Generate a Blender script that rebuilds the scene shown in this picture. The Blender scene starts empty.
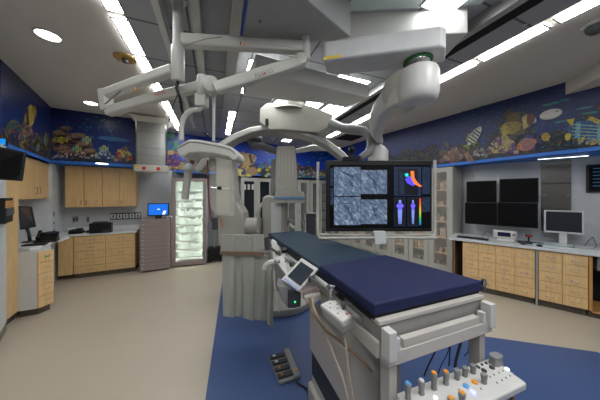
import bpy, bmesh, math, random
from mathutils import Vector, Matrix
random.seed(7)
S = bpy.context.scene
C = S.collection
PI = math.pi
F, CX, CY, EYE = 220.0, 300.0, 195.0, 1.65
V = Vector
def Q(x, y, Y): return V(((x-CX)/F*Y, Y, EYE-(y-CY)/F*Y))
def P(x, y, z):
    Y = F*(EYE-z)/(y-CY)
    return V(((x-CX)/F*Y, Y, z))

# ------------------------------------------------------------------ materials
def lin(c):
    return tuple(((v/255.0)/12.92 if v/255.0 <= .04045 else ((v/255.0+.055)/1.055)**2.4) for v in c)+(1,)
MATS = {}
def mat(name, col, rough=.5, metal=0, vary=.06, scale=8, emit=None, bump=0, stretch=None, alpha=None, spec=None):
    if name in MATS: return MATS[name]
    m = bpy.data.materials.new(name); m.use_nodes = True; MATS[name] = m
    nt = m.node_tree; b = nt.nodes['Principled BSDF']
    tc = nt.nodes.new('ShaderNodeTexCoord'); mp = nt.nodes.new('ShaderNodeMapping')
    no = nt.nodes.new('ShaderNodeTexNoise'); no.inputs['Scale'].default_value = scale; no.inputs['Detail'].default_value = 4
    if stretch: mp.inputs['Scale'].default_value = stretch
    nt.links.new(tc.outputs['Object'], mp.inputs[0]); nt.links.new(mp.outputs[0], no.inputs['Vector'])
    r = nt.nodes.new('ShaderNodeValToRGB')
    c = lin(col)
    r.color_ramp.elements[0].position = .3; r.color_ramp.elements[1].position = .7
    r.color_ramp.elements[0].color = tuple(v*(1-vary) for v in c[:3])+(1,)
    r.color_ramp.elements[1].color = tuple(min(1, v*(1+vary)) for v in c[:3])+(1,)
    nt.links.new(no.outputs['Fac'], r.inputs[0]); nt.links.new(r.outputs[0], b.inputs['Base Color'])
    b.inputs['Roughness'].default_value = rough; b.inputs['Metallic'].default_value = metal
    if spec is not None: b.inputs['Specular IOR Level'].default_value = spec
    if emit:
        b.inputs['Emission Color'].default_value = lin(col); b.inputs['Emission Strength'].default_value = emit
    if bump:
        bp = nt.nodes.new('ShaderNodeBump'); bp.inputs['Strength'].default_value = bump; bp.inputs['Distance'].default_value = .002
        nt.links.new(no.outputs['Fac'], bp.inputs['Height']); nt.links.new(bp.outputs[0], b.inputs['Normal'])
    if alpha is not None:
        b.inputs['Alpha'].default_value = alpha
    return m
wood = mat('maple', (222,186,132), .4, vary=.12, scale=5, stretch=(9,9,.7))
wood_edge = mat('maple_edge', (190,140,80), .5, vary=.1)
white = mat('white_enamel', (200,199,193), .35, vary=.02)
offwhite = mat('warm_white_plastic', (184,181,170), .4, vary=.03)
lam = mat('pale_laminate', (205,207,204), .45, vary=.03)
counter = mat('white_counter', (226,228,228), .3, vary=.03, scale=30)
wallp = mat('grey_wall_paint', (196,199,201), .6, vary=.02)
walld = mat('slate_wall_paint', (140,143,148), .6, vary=.02)
ceilm = mat('taupe_ceiling_paint', (206,200,191), .8, vary=.015, scale=2)
floorm = mat('beige_vinyl', (184,173,154), .38, vary=.025, scale=1.5, bump=.02)
bluem = mat('blue_vinyl', (64,86,130), .4, vary=.05, scale=3)
blueledge = mat('blue_ledge_paint', (52,118,210), .5, vary=.04)
grey = mat('grey_plastic', (128,129,128), .45, vary=.04)
dgrey = mat('dark_grey_plastic', (66,68,70), .45, vary=.05)
charcoal = mat('charcoal_plastic', (48,50,56), .5, vary=.05)
black = mat('black_plastic', (14,14,16), .35, vary=.1)
blackm = mat('black_matte', (20,20,22), .9, vary=.1)
steel = mat('brushed_steel', (150,150,146), .3, metal=1, vary=.08, scale=3, stretch=(1,1,30))
chrome = mat('chrome', (200,200,203), .2, metal=1, vary=.02)
alu = mat('satin_aluminium', (176,176,172), .4, metal=.6, vary=.04)
taupe = mat('taupe_metal', (150,136,132), .45, vary=.03)
toe = mat('rubber_toe_kick', (84,76,68), .6, vary=.08)
navy = mat('navy_vinyl', (31,37,72), .62, vary=.06, scale=4, spec=.25)
teal = mat('teal_vinyl', (42,60,74), .6, vary=.08, scale=6, spec=.3)
drapem = mat('grey_green_lead_vinyl', (166,168,156), .55, vary=.06, scale=5, stretch=(6,6,.6))
brownband = mat('brown_strap', (122,98,78), .6, vary=.1)
cabletan = mat('tan_cable', (176,160,142), .5)
rubberred = mat('red_brown_hose', (110,38,22), .5)
yellow = mat('yellow_mark', (222,190,20), .5)
orange = mat('orange_mark', (230,150,40), .4)
green = mat('green_ring', (20,110,50), .5)
bluemk = mat('blue_mark', (20,60,170), .5)
bluetip = mat('blue_key', (90,160,220), .4)
red = mat('red_mark', (200,30,30), .5)
brass = mat('brass', (190,160,90), .35, metal=.8)
copper = mat('copper_pole', (176,110,60), .35, metal=.6)
ltan = mat('cabinet_grey_laminate', (178,177,168), .45, vary=.03)
shelfwood = mat('shelf_interior_wood', (226,190,152), .5, vary=.1, stretch=(1,1,8))
pack = mat('supply_packs', (222,230,222), .6, vary=.12, scale=25)
glass = mat('clear_glass', (235,245,240), .04, alpha=.1, vary=0)
acryl = mat('lead_acrylic', (216,212,196), .05, alpha=.22, vary=.01)
tilem = mat('tile', (150,150,150))
panel_lit = mat('light_diffuser', (250,252,255), .5, emit=12.5, vary=0)
down_lit = mat('downlight_lens', (255,250,240), .5, emit=9.0, vary=0)
strip_lit = mat('strip_lens', (245,250,255), .5, emit=2.5, vary=0)
case_lit = mat('case_strip_light', (244,252,247), .5, emit=20.0, vary=0)
led = mat('green_indicator', (40,240,110), .5, emit=2.0)
whiteled = mat('white_indicator', (240,240,255), .5, emit=.8)
violetled = mat('violet_indicator', (140,140,255), .5, emit=1.6)
bluescreen = mat('blue_screen', (14,96,200), .3, emit=.7, vary=.1)
skyscreen = mat('bright_blue_screen', (30,140,215), .3, emit=.6, vary=.1)
darkscreen = mat('dark_glossy_screen', (8,8,10), .6, vary=.1, spec=.15)
greyscreen = mat('idle_grey_screen', (52,58,66), .15, vary=.2, scale=3)

def coordscreen(name, kind):
    m = bpy.data.materials.new(name); m.use_nodes = True; nt = m.node_tree; b = nt.nodes['Principled BSDF']
    tc = nt.nodes.new('ShaderNodeTexCoord')
    def ramp(src, pts):
        r = nt.nodes.new('ShaderNodeValToRGB'); e = r.color_ramp.elements
        e[0].position, e[0].color = pts[0][0], lin(pts[0][1]); e[1].position, e[1].color = pts[-1][0], lin(pts[-1][1])
        for p, c in pts[1:-1]:
            k = e.new(p); k.color = lin(c)
        nt.links.new(src, r.inputs[0]); return r.outputs[0]
    if kind == 'xray':
        n = nt.nodes.new('ShaderNodeTexNoise'); n.inputs['Scale'].default_value = 16; n.inputs['Detail'].default_value = 12; n.inputs['Roughness'].default_value = .7; n.inputs['Distortion'].default_value = .8
        w = nt.nodes.new('ShaderNodeTexWave'); w.inputs['Scale'].default_value = 9; w.inputs['Distortion'].default_value = 9; w.inputs['Detail'].default_value = 3; w.bands_direction = 'DIAGONAL'
        nt.links.new(tc.outputs['Object'], n.inputs['Vector']); nt.links.new(tc.outputs['Object'], w.inputs['Vector'])
        a = ramp(n.outputs['Fac'], [(.25,(40,56,84)),(.5,(98,118,148)),(.75,(190,202,216))])
        c = ramp(w.outputs['Fac'], [(0,(150,150,150)),(.15,(215,215,215)),(1,(255,255,255))])
        mx = nt.nodes.new('ShaderNodeMix'); mx.data_type = 'RGBA'; mx.blend_type = 'MULTIPLY'; mx.inputs[0].default_value = .75
        nt.links.new(a, mx.inputs[6]); nt.links.new(c, mx.inputs[7]); out = mx.outputs[2]
    elif kind == 'data':
        br = nt.nodes.new('ShaderNodeTexBrick'); br.inputs['Scale'].default_value = 40
        br.inputs['Color1'].default_value = lin((16,30,64)); br.inputs['Color2'].default_value = lin((90,130,190)); br.inputs['Mortar'].default_value = lin((4,6,14))
        br.inputs['Mortar Size'].default_value = .06; br.inputs['Bias'].default_value = -.4
        mp = nt.nodes.new('ShaderNodeMapping'); mp.inputs['Rotation'].default_value = (PI/2,0,0)
        nt.links.new(tc.outputs['Object'], mp.inputs[0]); nt.links.new(mp.outputs[0], br.inputs['Vector']); out = br.outputs['Color']
    else:
        sp = nt.nodes.new('ShaderNodeSeparateXYZ'); nt.links.new(tc.outputs['Generated'], sp.inputs[0])
        out = ramp(sp.outputs['Z'], [(0,(40,120,220)),(.25,(40,200,90)),(.5,(230,220,40)),(.75,(240,120,30)),(1,(220,60,60))])
    nt.links.new(out, b.inputs['Emission Color']); b.inputs['Emission Strength'].default_value = .62
    b.inputs['Base Color'].default_value = (.01,.01,.01,1); b.inputs['Roughness'].default_value = .3
    return m
xray = coordscreen('angiogram_image', 'xray'); datascr = coordscreen('data_readout', 'data'); rainbow = coordscreen('colour_scale', 'rainbow')
emis = lambda n, c, s=.42: mat(n, c, .4, emit=s, vary=.05)

# ------------------------------------------------------------------ mesh builder
class MB:
    def __init__(s): s.bm = bmesh.new(); s.mi = 0
    def face(s, vs):
        try:
            f = s.bm.faces.new(vs); f.material_index = s.mi; return f
        except ValueError: return None
    def box(s, x0, x1, y0, y1, z0, z1, M=None):
        co = [(x,y,z) for z in (z0,z1) for x,y in ((x0,y0),(x1,y0),(x1,y1),(x0,y1))]
        v = [s.bm.verts.new(M @ V(c) if M else V(c)) for c in co]
        for f in ((3,2,1,0),(4,5,6,7),(0,1,5,4),(1,2,6,5),(2,3,7,6),(3,0,4,7)): s.face([v[i] for i in f])
        return s
    def prism(s, pts, vec):
        vec = V(vec); a = [s.bm.verts.new(V(p)) for p in pts]; b = [s.bm.verts.new(V(p)+vec) for p in pts]
        n = len(pts)
        nrm = V((0,0,0))
        for i in range(n): nrm += V(pts[i]).cross(V(pts[(i+1)%n]))
        if nrm.dot(vec) > 0: s.face(a[::-1]); s.face(b); q = 1
        else: s.face(a); s.face(b[::-1]); q = 0
        for i in range(n):
            j = (i+1) % n
            f = [a[i], a[j], b[j], b[i]]
            s.face(f if q else f[::-1])
        return s
    def loft(s, rings, caps=True):
        R = [[s.bm.verts.new(V(p)) for p in r] for r in rings]; n = len(R[0])
        for a, b in zip(R, R[1:]):
            for i in range(n): s.face([a[i], a[(i+1)%n], b[(i+1)%n], b[i]])
        if caps: s.face(R[0][::-1]); s.face(R[-1])
        return s
    def tube(s, pts, r, n=12, flat=None):
        pts = [V(p) for p in pts]; k = len(pts); rs = r if isinstance(r, (list, tuple)) else [r]*k
        T = []
        for i in range(k):
            t = pts[min(i+1,k-1)]-pts[max(i-1,0)]; T.append(t.normalized())
        u = T[0].cross(V((0,0,1)))
        if u.length < .1: u = T[0].cross(V((1,0,0)))
        u.normalize(); rings = []
        for i in range(k):
            u = (u - T[i]*u.dot(T[i])).normalized(); w = T[i].cross(u)
            fl = flat or 1
            rings.append([pts[i] + u*math.cos(2*PI*j/n)*rs[i] + w*math.sin(2*PI*j/n)*rs[i]*fl for j in range(n)])
        return s.loft(rings)
    def sweep(s, pts, side, w, h):
        """rectangular section: w along side, h across; side is a fixed direction"""
        pts = [V(p) for p in pts]; side = V(side).normalized(); k = len(pts); rings = []
        hs = h if isinstance(h, (list,tuple)) else [h]*k
        for i in range(k):
            t = (pts[min(i+1,k-1)]-pts[max(i-1,0)]).normalized(); c = t.cross(side).normalized()
            a = side*w/2; b = c*hs[i]/2; e = .18
            rings.append([pts[i]+a*x+b*y for x,y in ((-1,-1+e*2),(-1+e,-1),(1-e,-1),(1,-1+e*2),(1,1-e*2),(1-e,1),(-1+e,1),(-1,1-e*2))])
        return s.loft(rings)
    def lathe(s, prof, c=(0,0,0), axis=(0,0,1), n=24):
        c = V(c); ax = V(axis).normalized(); u = ax.cross(V((0,1,.01))).normalized(); w = ax.cross(u)
        return s.loft([[c+ax*z+(u*math.cos(2*PI*j/n)+w*math.sin(2*PI*j/n))*max(r,.0004) for j in range(n)] for r, z in prof])
    def ball(s, c, r, n=14, M=None):
        c = V(c); r = (r,r,r) if not isinstance(r,(tuple,list)) else r; rings = []
        for i in range(1, n):
            a = PI*i/n
            rings.append([(V((math.sin(a)*math.cos(2*PI*j/n)*r[0], math.sin(a)*math.sin(2*PI*j/n)*r[1], -math.cos(a)*r[2]))) for j in range(n)])
        if M: rings = [[M @ p for p in q] for q in rings]
        return s.loft([[p+c for p in q] for q in rings])
    def build(s, name, m, parent=None, bevel=0, smooth=False, world=False, seg=2):
        me = bpy.data.meshes.new(name)
        if parent is not None and world:
            Mi = parent.matrix_basis.inverted(); s.bm.transform(Mi)
        bmesh.ops.recalc_face_normals(s.bm, faces=s.bm.faces)
        s.bm.to_mesh(me); s.bm.free()
        for x in (m if isinstance(m, (list,tuple)) else [m]): me.materials.append(x)
        o = bpy.data.objects.new(name, me); C.objects.link(o)
        if parent is not None: o.parent = parent
        if smooth:
            for p in me.polygons: p.use_smooth = True
            try: me.set_sharp_from_angle(angle=math.radians(40))
            except Exception: pass
        if bevel:
            b = o.modifiers.new('bevel', 'BEVEL'); b.width = bevel; b.segments = seg; b.limit_method = 'ANGLE'
        return o
def T(name, label, cat, loc=(0,0,0), u=None, group=None):
    o = bpy.data.objects.new(name, None); C.objects.link(o); o.empty_display_size = .1
    o.location = loc
    if u is not None: o.rotation_euler = (0,0,math.atan2(u[1], u[0]))
    o['label'] = label; o['category'] = cat
    if group: o['group'] = group
    o.matrix_basis = Matrix.LocRotScale(V(loc), o.rotation_euler, None)
    return o
def tag(o, label, cat, group=None):
    o['label'] = label; o['category'] = cat
    if group: o['group'] = group
    return o
def struct(o): o['kind'] = 'structure'; return o
def text(body, size, m, parent, M, name='lettering', world=True):
    cu = bpy.data.curves.new('t', 'FONT'); cu.body = body; cu.size = size; cu.align_x = 'CENTER'; cu.align_y = 'CENTER'; cu.extrude = .0006
    t = bpy.data.objects.new('t', cu); C.objects.link(t); bpy.context.view_layer.update()
    me = bpy.data.meshes.new_from_object(t); bpy.data.objects.remove(t)
    me.name = name; me.materials.clear(); me.materials.append(m)
    me.transform(parent.matrix_basis.inverted() @ M if world else M)
    o = bpy.data.objects.new(name, me); C.objects.link(o); o.parent = parent
    return o
def frameM(origin, ax, up):
    ax = V(ax).normalized(); up = V(up); n = ax.cross(up).normalized(); up = n.cross(ax)
    M = Matrix((ax, up, n)).transposed().to_4x4(); M.translation = V(origin); return M
def hit(p0, u, px):
    """distance along a wall line p0+t*u where the photo column px meets it"""
    k = (px-CX)/F
    return (k*p0[1]-p0[0])/(u[0]-k*u[1])
def unit(v): v = V(v); return v.normalized()
def copy_tree(o, parent=None):
    c = o.copy(); C.objects.link(c)
    if parent is not None: c.parent = parent
    for ch in list(o.children): copy_tree(ch, c)
    return c

# ------------------------------------------------------------------ room frame
D = V((-.36,.933,0)); E = V((.933,.36,0))          # ceiling grid directions
O = V((-1.761,2.214,0))
def CG(e, d, z): p = O+E*e+D*d; p.z = z; return p
CEIL, SOF = 3.25, 2.235

# floor, ceiling
fl = MB().box(-6.5,7,-3.2,10,-.1,0).build('floor', floorm); struct(fl)
bp = [(-1.90,5.6,0),(.2,6.0,0),(1.05,2.86,0),(2.12,2.575,0),(3.12,2.31,0),(3.3,-1.5,0),(.12,-1.2,0)]
MB().prism(bp, (0,0,.002)).build('blue_floor_inlay', bluem, fl)
cl = MB().box(-6.5,7,-3.2,10,CEIL,CEIL+.1).build('ceiling', ceilm); struct(cl)
# grey metal tile field, in its own rotated frame
def tile_material():
    m = bpy.data.materials.new('grey_ceiling_tile'); m.use_nodes = True; nt = m.node_tree; b = nt.nodes['Principled BSDF']
    tc = nt.nodes.new('ShaderNodeTexCoord'); br = nt.nodes.new('ShaderNodeTexBrick')
    br.offset = 0; br.inputs['Scale'].default_value = 1; br.inputs['Brick Width'].default_value = .62; br.inputs['Row Height'].default_value = .62
    br.inputs['Mortar Size'].default_value = .012; br.inputs['Mortar Smooth'].default_value = .2
    br.inputs['Color1'].default_value = lin((158,160,164)); br.inputs['Color2'].default_value = lin((168,170,174)); br.inputs['Mortar'].default_value = lin((92,93,94))
    nt.links.new(tc.outputs['Object'], br.inputs['Vector']); nt.links.new(br.outputs['Color'], b.inputs['Base Color'])
    b.inputs['Roughness'].default_value = .55; return m
tf = MB().box(.1,3.64,-4.6,4.3,-.012,0).build('trim_1', tile_material()); struct(tf)
tf.location = CG(0,-.31,CEIL-.001); tf.rotation_euler = (0,0,math.atan2(E.y,E.x))

# walls (vertical slabs outside of a line), given left to right as seen from inside
def wall(name, a, b, z0, z1, m, thick=.1):
    a, b = V((a[0],a[1],0)), V((b[0],b[1],0)); u = (b-a).normalized(); n = V((-u.y,u.x,0))
    o = MB().prism([a+V((0,0,z0)), b+V((0,0,z0)), b+n*thick+V((0,0,z0)), a+n*thick+V((0,0,z0))], (0,0,z1-z0)).build(name, m)
    return struct(o)
BL = [(-3.3,-3.0),(-3.3,2.0),(-3.53,2.6),(-4.55,4.02),(-3.45,4.63),(-3.5,5.5),(1.16,8.0),(2.19,5.82),(3.02,4.43),(3.91,2.87),(4.6,1.7),(4.6,-3.0)]
WL = [(-3.62,-3.0),(-3.62,2.1),(-3.81,2.4),(-5.05,4.13),(-4.95,4.52),(-3.2,5.49),(-3.2,6.17),(.95,8.42),(1.9,8.2),(3.42,4.62),(3.45,4.33),(5.6,2.36),(5.6,-3.0)]
wn = ['wall_left','wall_left','wall_left','wall_left','wall_back','wall_back','wall_back','wall_back','wall_right','wall_right','wall_right','wall_right','wall_right']
for i in range(len(WL)-1):
    wall(wn[i], WL[i], WL[i+1], 0, SOF+.02, walld if i in (5,6) else wallp)
wall('wall_rear', (5.6,-3.0), (-3.62,-3.0), 0, CEIL, wallp)
# blue ledge slab under the mural wall: bulkhead bottom as one slab ring
inner = [V((x,y,SOF)) for x,y in BL]; outer = [(-5.2,-3.0),(-5.2,2),(-5.2,2.6),(-5.9,4.1),(-4.9,6.2),(-3.9,6.6),(1.2,9.2),(3.2,8.2),(4.5,5.5),(6.3,3.4),(6.3,1.7),(6.3,-3.0)]
lb = MB()
for i in range(len(BL)-1):
    lb.prism([inner[i], inner[i+1], V((*outer[i+1],SOF)), V((*outer[i],SOF))], (0,0,.03))
for i in range(len(BL)-1):
    p_, q_ = V((*BL[i],SOF)), V((*BL[i+1],SOF)); u_ = (q_-p_).normalized(); n_ = V((-u_.y,u_.x,0))
    lb.prism([p_-n_*.006, q_-n_*.006, q_+n_*.05, p_+n_*.05], (0,0,.052))
struct(lb.build('trim_2', blueledge))
# pale lintel strip just under the ledge in front of the right counter comes from the wall itself

# ---------------------------------------------------------------- mural
def mural_material(seed, top, mid, low, thr, palette, scale=22):
    m = bpy.data.materials.new('reef_mural_print'); m.use_nodes = True; nt = m.node_tree; N = nt.nodes; L = nt.links; b = N['Principled BSDF']
    uv = N.new('ShaderNodeUVMap'); uv.uv_map = 'UVMap'
    sp = N.new('ShaderNodeSeparateXYZ'); L.new(uv.outputs[0], sp.inputs[0])
    def ramp(src, pts, const=False):
        r = N.new('ShaderNodeValToRGB'); e = r.color_ramp.elements
        if const: r.color_ramp.interpolation = 'CONSTANT'
        e[0].position, e[0].color = pts[0][0], lin(pts[0][1]); e[1].position, e[1].color = pts[-1][0], lin(pts[-1][1])
        for p, c in pts[1:-1]:
            k = e.new(p); k.color = lin(c)
        L.new(src, r.inputs[0]); return r.outputs[0]
    base = ramp(sp.outputs['Y'], [(0,low),(.45,mid),(1,top)])
    # speckle of small distant fish
    mp = N.new('ShaderNodeMapping'); mp.inputs['Scale'].default_value = (7,16,1); mp.inputs['Location'].default_value = (seed,seed*.7,seed); L.new(uv.outputs[0], mp.inputs[0])
    vf = N.new('ShaderNodeTexVoronoi'); vf.inputs['Scale'].default_value = 1.6; L.new(mp.outputs[0], vf.inputs['Vector'])
    sf = N.new('ShaderNodeMath'); sf.operation = 'LESS_THAN'; sf.inputs[1].default_value = .16; L.new(vf.outputs['Distance'], sf.inputs[0])
    m1 = N.new('ShaderNodeMix'); m1.data_type = 'RGBA'; sm = N.new('ShaderNodeMath'); sm.operation = 'MULTIPLY'; sm.inputs[1].default_value = .35; L.new(sf.outputs[0], sm.inputs[0]); L.new(sm.outputs[0], m1.inputs[0])
    L.new(base, m1.inputs[6]); m1.inputs[7].default_value = lin((60,150,170))
    # coral masses
    n = N.new('ShaderNodeTexNoise'); n.inputs['Scale'].default_value = 2.2; n.inputs['Detail'].default_value = 5
    mp2 = N.new('ShaderNodeMapping'); mp2.inputs['Location'].default_value = (seed*3.1,0,seed); L.new(uv.outputs[0], mp2.inputs[0]); L.new(mp2.outputs[0], n.inputs['Vector'])
    a = N.new('ShaderNodeMath'); a.operation = 'MULTIPLY'; a.inputs[1].default_value = 1.5; L.new(n.outputs['Fac'], a.inputs[0])
    s2 = N.new('ShaderNodeMath'); s2.operation = 'SUBTRACT'; L.new(a.outputs[0], s2.inputs[0]); L.new(sp.outputs['Y'], s2.inputs[1])
    g = N.new('ShaderNodeMath'); g.operation = 'GREATER_THAN'; g.inputs[1].default_value = thr; L.new(s2.outputs[0], g.inputs[0])
    v = N.new('ShaderNodeTexVoronoi'); v.inputs['Scale'].default_value = scale; L.new(mp2.outputs[0], v.inputs['Vector'])
    v2 = N.new('ShaderNodeTexVoronoi'); v2.inputs['Scale'].default_value = scale*3.2; L.new(mp2.outputs[0], v2.inputs['Vector'])
    spc = N.new('ShaderNodeSeparateColor'); L.new(v.outputs['Color'], spc.inputs[0])
    spc2 = N.new('ShaderNodeSeparateColor'); L.new(v2.outputs['Color'], spc2.inputs[0])
    k = len(palette)
    col = ramp(spc.outputs[0], [(i/k, c) for i, c in enumerate(palette)], True)
    dk = ramp(spc2.outputs[1], [(0,(40,44,60)),(.5,(140,140,150)),(1,(230,230,230))])
    mm = N.new('ShaderNodeMix'); mm.data_type = 'RGBA'; mm.blend_type = 'MULTIPLY'; mm.inputs[0].default_value = .9; L.new(col, mm.inputs[6]); L.new(dk, mm.inputs[7])
    m2 = N.new('ShaderNodeMix'); m2.data_type = 'RGBA'; L.new(g.outputs[0], m2.inputs[0]); L.new(m1.outputs[2], m2.inputs[6]); L.new(mm.outputs[2], m2.inputs[7])
    L.new(m2.outputs[2], b.inputs['Base Color']); b.inputs['Roughness'].default_value = .35
    return m
P_BROWN = [(120,96,76),(70,50,46),(150,120,96),(40,30,40),(96,84,84),(170,140,110),(60,70,90)]
P_MIX = [(60,80,110),(150,130,70),(100,70,110),(40,90,110),(176,150,60),(60,60,60),(150,90,70),(20,50,90)]
P_DARK = [(30,50,80),(90,76,60),(40,80,100),(80,60,90),(110,100,60),(20,34,60),(36,60,70)]
P_BRIGHT = [(200,170,60),(90,70,150),(60,110,130),(200,140,120),(50,90,60),(150,150,160),(40,60,140)]
blues = {'L':((24,30,78),(22,44,110),(24,56,120)), 'B':((22,44,140),(26,74,200),(20,60,160)), 'R':((28,38,88),(20,42,100),(18,44,90))}
segs = [(0,'L',.5,P_MIX),(1,'L',.5,P_MIX),(2,'L',.33,P_MIX),(3,'L',.62,P_DARK),(4,'L',.9,P_DARK),(5,'B',.45,P_BRIGHT),(6,'B',.35,P_MIX),(7,'R',.36,P_DARK),(8,'R',.42,P_DARK),(9,'R',.4,P_DARK),(10,'R',.4,P_DARK)]
bulk = {}
for i, key, thr, pal in segs:
    a, b = V((*BL[i],0)), V((*BL[i+1],0)); u = (b-a).normalized(); n = V((-u.y,u.x,0)); Ln = (b-a).length
    me = bpy.data.meshes.new('mural_wall')
    vs = [a+V((0,0,SOF)), b+V((0,0,SOF)), b+V((0,0,CEIL)), a+V((0,0,CEIL))]; vs += [p+n*.08 for p in vs]
    me.from_pydata([tuple(p) for p in vs], [], [(0,1,2,3),(5,4,7,6),(4,5,1,0),(3,2,6,7),(4,0,3,7),(1,5,6,2)])
    uvl = me.uv_layers.new(name='UVMap'); cs = {0:(0,0),1:(Ln,0),2:(Ln,1),3:(0,1),4:(0,0),5:(Ln,0),6:(Ln,1),7:(0,1)}
    for lp in me.loops: uvl.data[lp.index].uv = cs[lp.vertex_index]
    me.materials.append(mural_material(i*1.7+.4, *blues[key], thr, pal))
    nm = 'wall_left' if i < 4 else ('wall_back' if i < 6 else 'wall_right')
    o = bpy.data.objects.new(nm, me); C.objects.link(o); struct(o); bulk[i] = (a, u, o)
def onwall(i, x, y, off=.003):
    a, u, o = bulk[i]; t = hit(a, u, x); p = a+u*t; n = V((-u.y,u.x,0))
    k = 1 - off/ p.length
    return V((p.x, p.y, EYE-(y-CY)/F*p.y)) - n*off
PAINT = {}
def paint(c):
    if c not in PAINT: PAINT[c] = mat('mural_ink_%d_%d_%d' % c, tuple(int(v*.86) for v in c), .4, vary=.4, scale=45)
    return PAINT[c]
class Print:
    def __init__(s, i): s.i = i; s.mb = MB(); s.cols = []; s.k = 0
    def poly(s, pts, c):
        if c not in s.cols: s.cols.append(c)
        s.mb.mi = s.cols.index(c); s.k += 1
        vs = [s.mb.bm.verts.new(onwall(s.i, x, y, .0015+.00003*s.k)) for x, y in pts]; s.mb.face(vs)
    def ell(s, cx, cy, a, b, ang, c, n=18, wob=0):
        ca, sa = math.cos(ang), math.sin(ang); pts = []
        for j in range(n):
            t = 2*PI*j/n; r = 1+wob*random.uniform(-1,1)
            x, y = a*r*math.cos(t), b*r*math.sin(t); pts.append((cx+x*ca-y*sa, cy+x*sa+y*ca))
        s.poly(pts, c)
    def fish(s, cx, cy, ln, ht, ang, body, fin, stripe=None, ns=3, flip=1):
        ca, sa = math.cos(ang), math.sin(ang)
        R = lambda x, y: (cx+flip*x*ca-y*sa, cy+flip*x*sa+y*ca)
        s.poly([R(*p) for p in ((ln*.32,0),(ln*.55,-ht*.5),(ln*.5,0),(ln*.55,ht*.5))], fin)
        s.poly([R(*p) for p in ((-ln*.15,-ht*.3),(ln*.05,-ht*.72),(ln*.32,-ht*.5),(ln*.25,-ht*.2))], fin)
        s.poly([R(*p) for p in ((-ln*.05,ht*.3),(ln*.1,ht*.68),(ln*.3,ht*.5),(ln*.25,ht*.2))], fin)
        prof = [(-.5,0),(-.42,-.22),(-.25,-.42),(0,-.5),(.2,-.36),(.38,-.1),(.38,.1),(.2,.36),(0,.5),(-.25,.42),(-.42,.22)]
        s.poly([R(x*ln, y*ht) for x, y in prof], body)
        if stripe:
            for j in range(ns):
                x = -.28+.5*j/max(1,ns-1); h = .46*math.sqrt(max(.1, 1-(x/.5)**2)); w = .22/ns
                s.poly([R(p*ln, q*ht) for p, q in ((x,-h),(x+w,-h*.95),(x+w,h*.95),(x,h))], stripe)
        s.ell(*R(-ln*.38,-ht*.08), ht*.06, ht*.06, 0, (10,10,20), 8)
    def coral(s, cx, cy, w, h, cols, n=14):
        for j in range(int(n*2.2)):
            t = random.uniform(-1,1); yy = random.uniform(0,1)*(1-t*t); q = min(w,h)*random.uniform(.05,.12)+.4
            s.ell(cx+t*w/2, cy-yy*h, q*random.uniform(.8,1.5), q, random.uniform(-1,1), random.choice(cols), 9, .25)
    def done(s): 
        o = s.mb.build('reef_print', [paint(c) for c in s.cols], bulk[s.i][2]); return o
pr = Print(2)
pr.ell(30,116,5.5,11,.35,(176,150,60)); pr.poly([(27,108),(31,104),(34,122),(30,128)],(216,190,90)); pr.poly([(26,110),(28,108),(29,124),(27,126)],(60,44,40))
pr.coral(14,132,18,12,[(170,50,60),(60,120,80),(90,110,120),(140,120,80)],16); pr.coral(26,141,16,22,[(140,110,110),(90,70,90),(170,140,110),(60,60,80)],22); pr.coral(41,152,14,18,[(60,90,130),(120,100,60),(40,60,80)],14)
pr.fish(45,140,4,10,0,(40,140,190),(230,210,60),(230,210,60),1); pr.fish(22,139,5,7,.3,(70,90,120),(210,200,80)); pr.fish(34,137,4,8,.5,(60,70,120),(200,190,60)); pr.fish(37,148,4,6,.2,(90,140,170),(220,200,80))
pr.done()
pr = Print(3)
for (x,y,w,h) in ((70,140,30,12),(60,134,16,9),(66,129,14,6),(78,137,18,10),(84,145,18,9),(62,149,20,9),(72,153,34,8),(90,152,14,8),(56,142,9,12)):
    pr.ell(x,y,w/2,h/2,0,(112,88,76),16,.15); pr.ell(x-1,y-1.5,w/2.6,h/4,0,(160,130,108),14,.2); pr.ell(x+1,y+2.4,w/2.8,h/6,0,(52,36,36),14,.2)
pr.coral(76,158,50,6,[(190,170,170),(120,100,100),(60,50,60),(230,210,200)],30)
pr.fish(60,140,15,5,.1,(190,180,70),(230,210,60),(120,130,70),2)
for x,y,s_ in ((86,140,10),(76,149,10),(103,149,10),(121,155,9)): pr.fish(x,y,s_,s_*.55,0,(60,150,170),(220,220,70),(230,220,60),3)
pr.coral(104,158,20,8,[(200,210,210),(110,140,150),(60,90,100)],22); pr.coral(124,160,16,14,[(200,190,110),(190,60,60),(160,150,100),(110,100,90)],24)
for j in range(24):
    pr.ell(random.uniform(60,120),random.uniform(117,138),1.5,.8,random.uniform(-.5,.5),(40,120,160),7)
pr.ell(112,139,16,2.2,.08,(60,120,170),16,.2)
pr.done()
pr = Print(5)
pr.coral(172,168,22,20,[(150,70,160),(190,120,90),(100,60,140),(230,190,120)],30); pr.coral(193,168,26,14,[(200,180,80),(60,110,160),(150,110,70),(220,140,60)],28)
pr.coral(168,150,20,20,[(60,150,150),(40,110,130),(70,170,110)],14)
pr.coral(241,176,18,18,[(240,230,120),(110,80,160),(220,200,160),(90,60,120),(150,170,80)],34)
pr.fish(246,160,22,13,-.25,(214,180,120),(200,160,90),(90,70,60),2,-1)
pr.ell(252,171,6,4,.2,(190,150,110),14,.15); pr.ell(259,170,2,2,0,(240,230,60)); pr.ell(263,173,3,4,0,(30,50,70),10,.2)
for x,y in ((267,170),(270,167),(272,171),(268,174),(266,176),(275,172)): pr.ell(x,y,1.6,1.2,.3,(220,220,60),8)
for j in range(60): pr.ell(random.uniform(252,330),random.uniform(148,170),1.8,.5,random.uniform(-.3,.3),(50,160,200),7)
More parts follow.
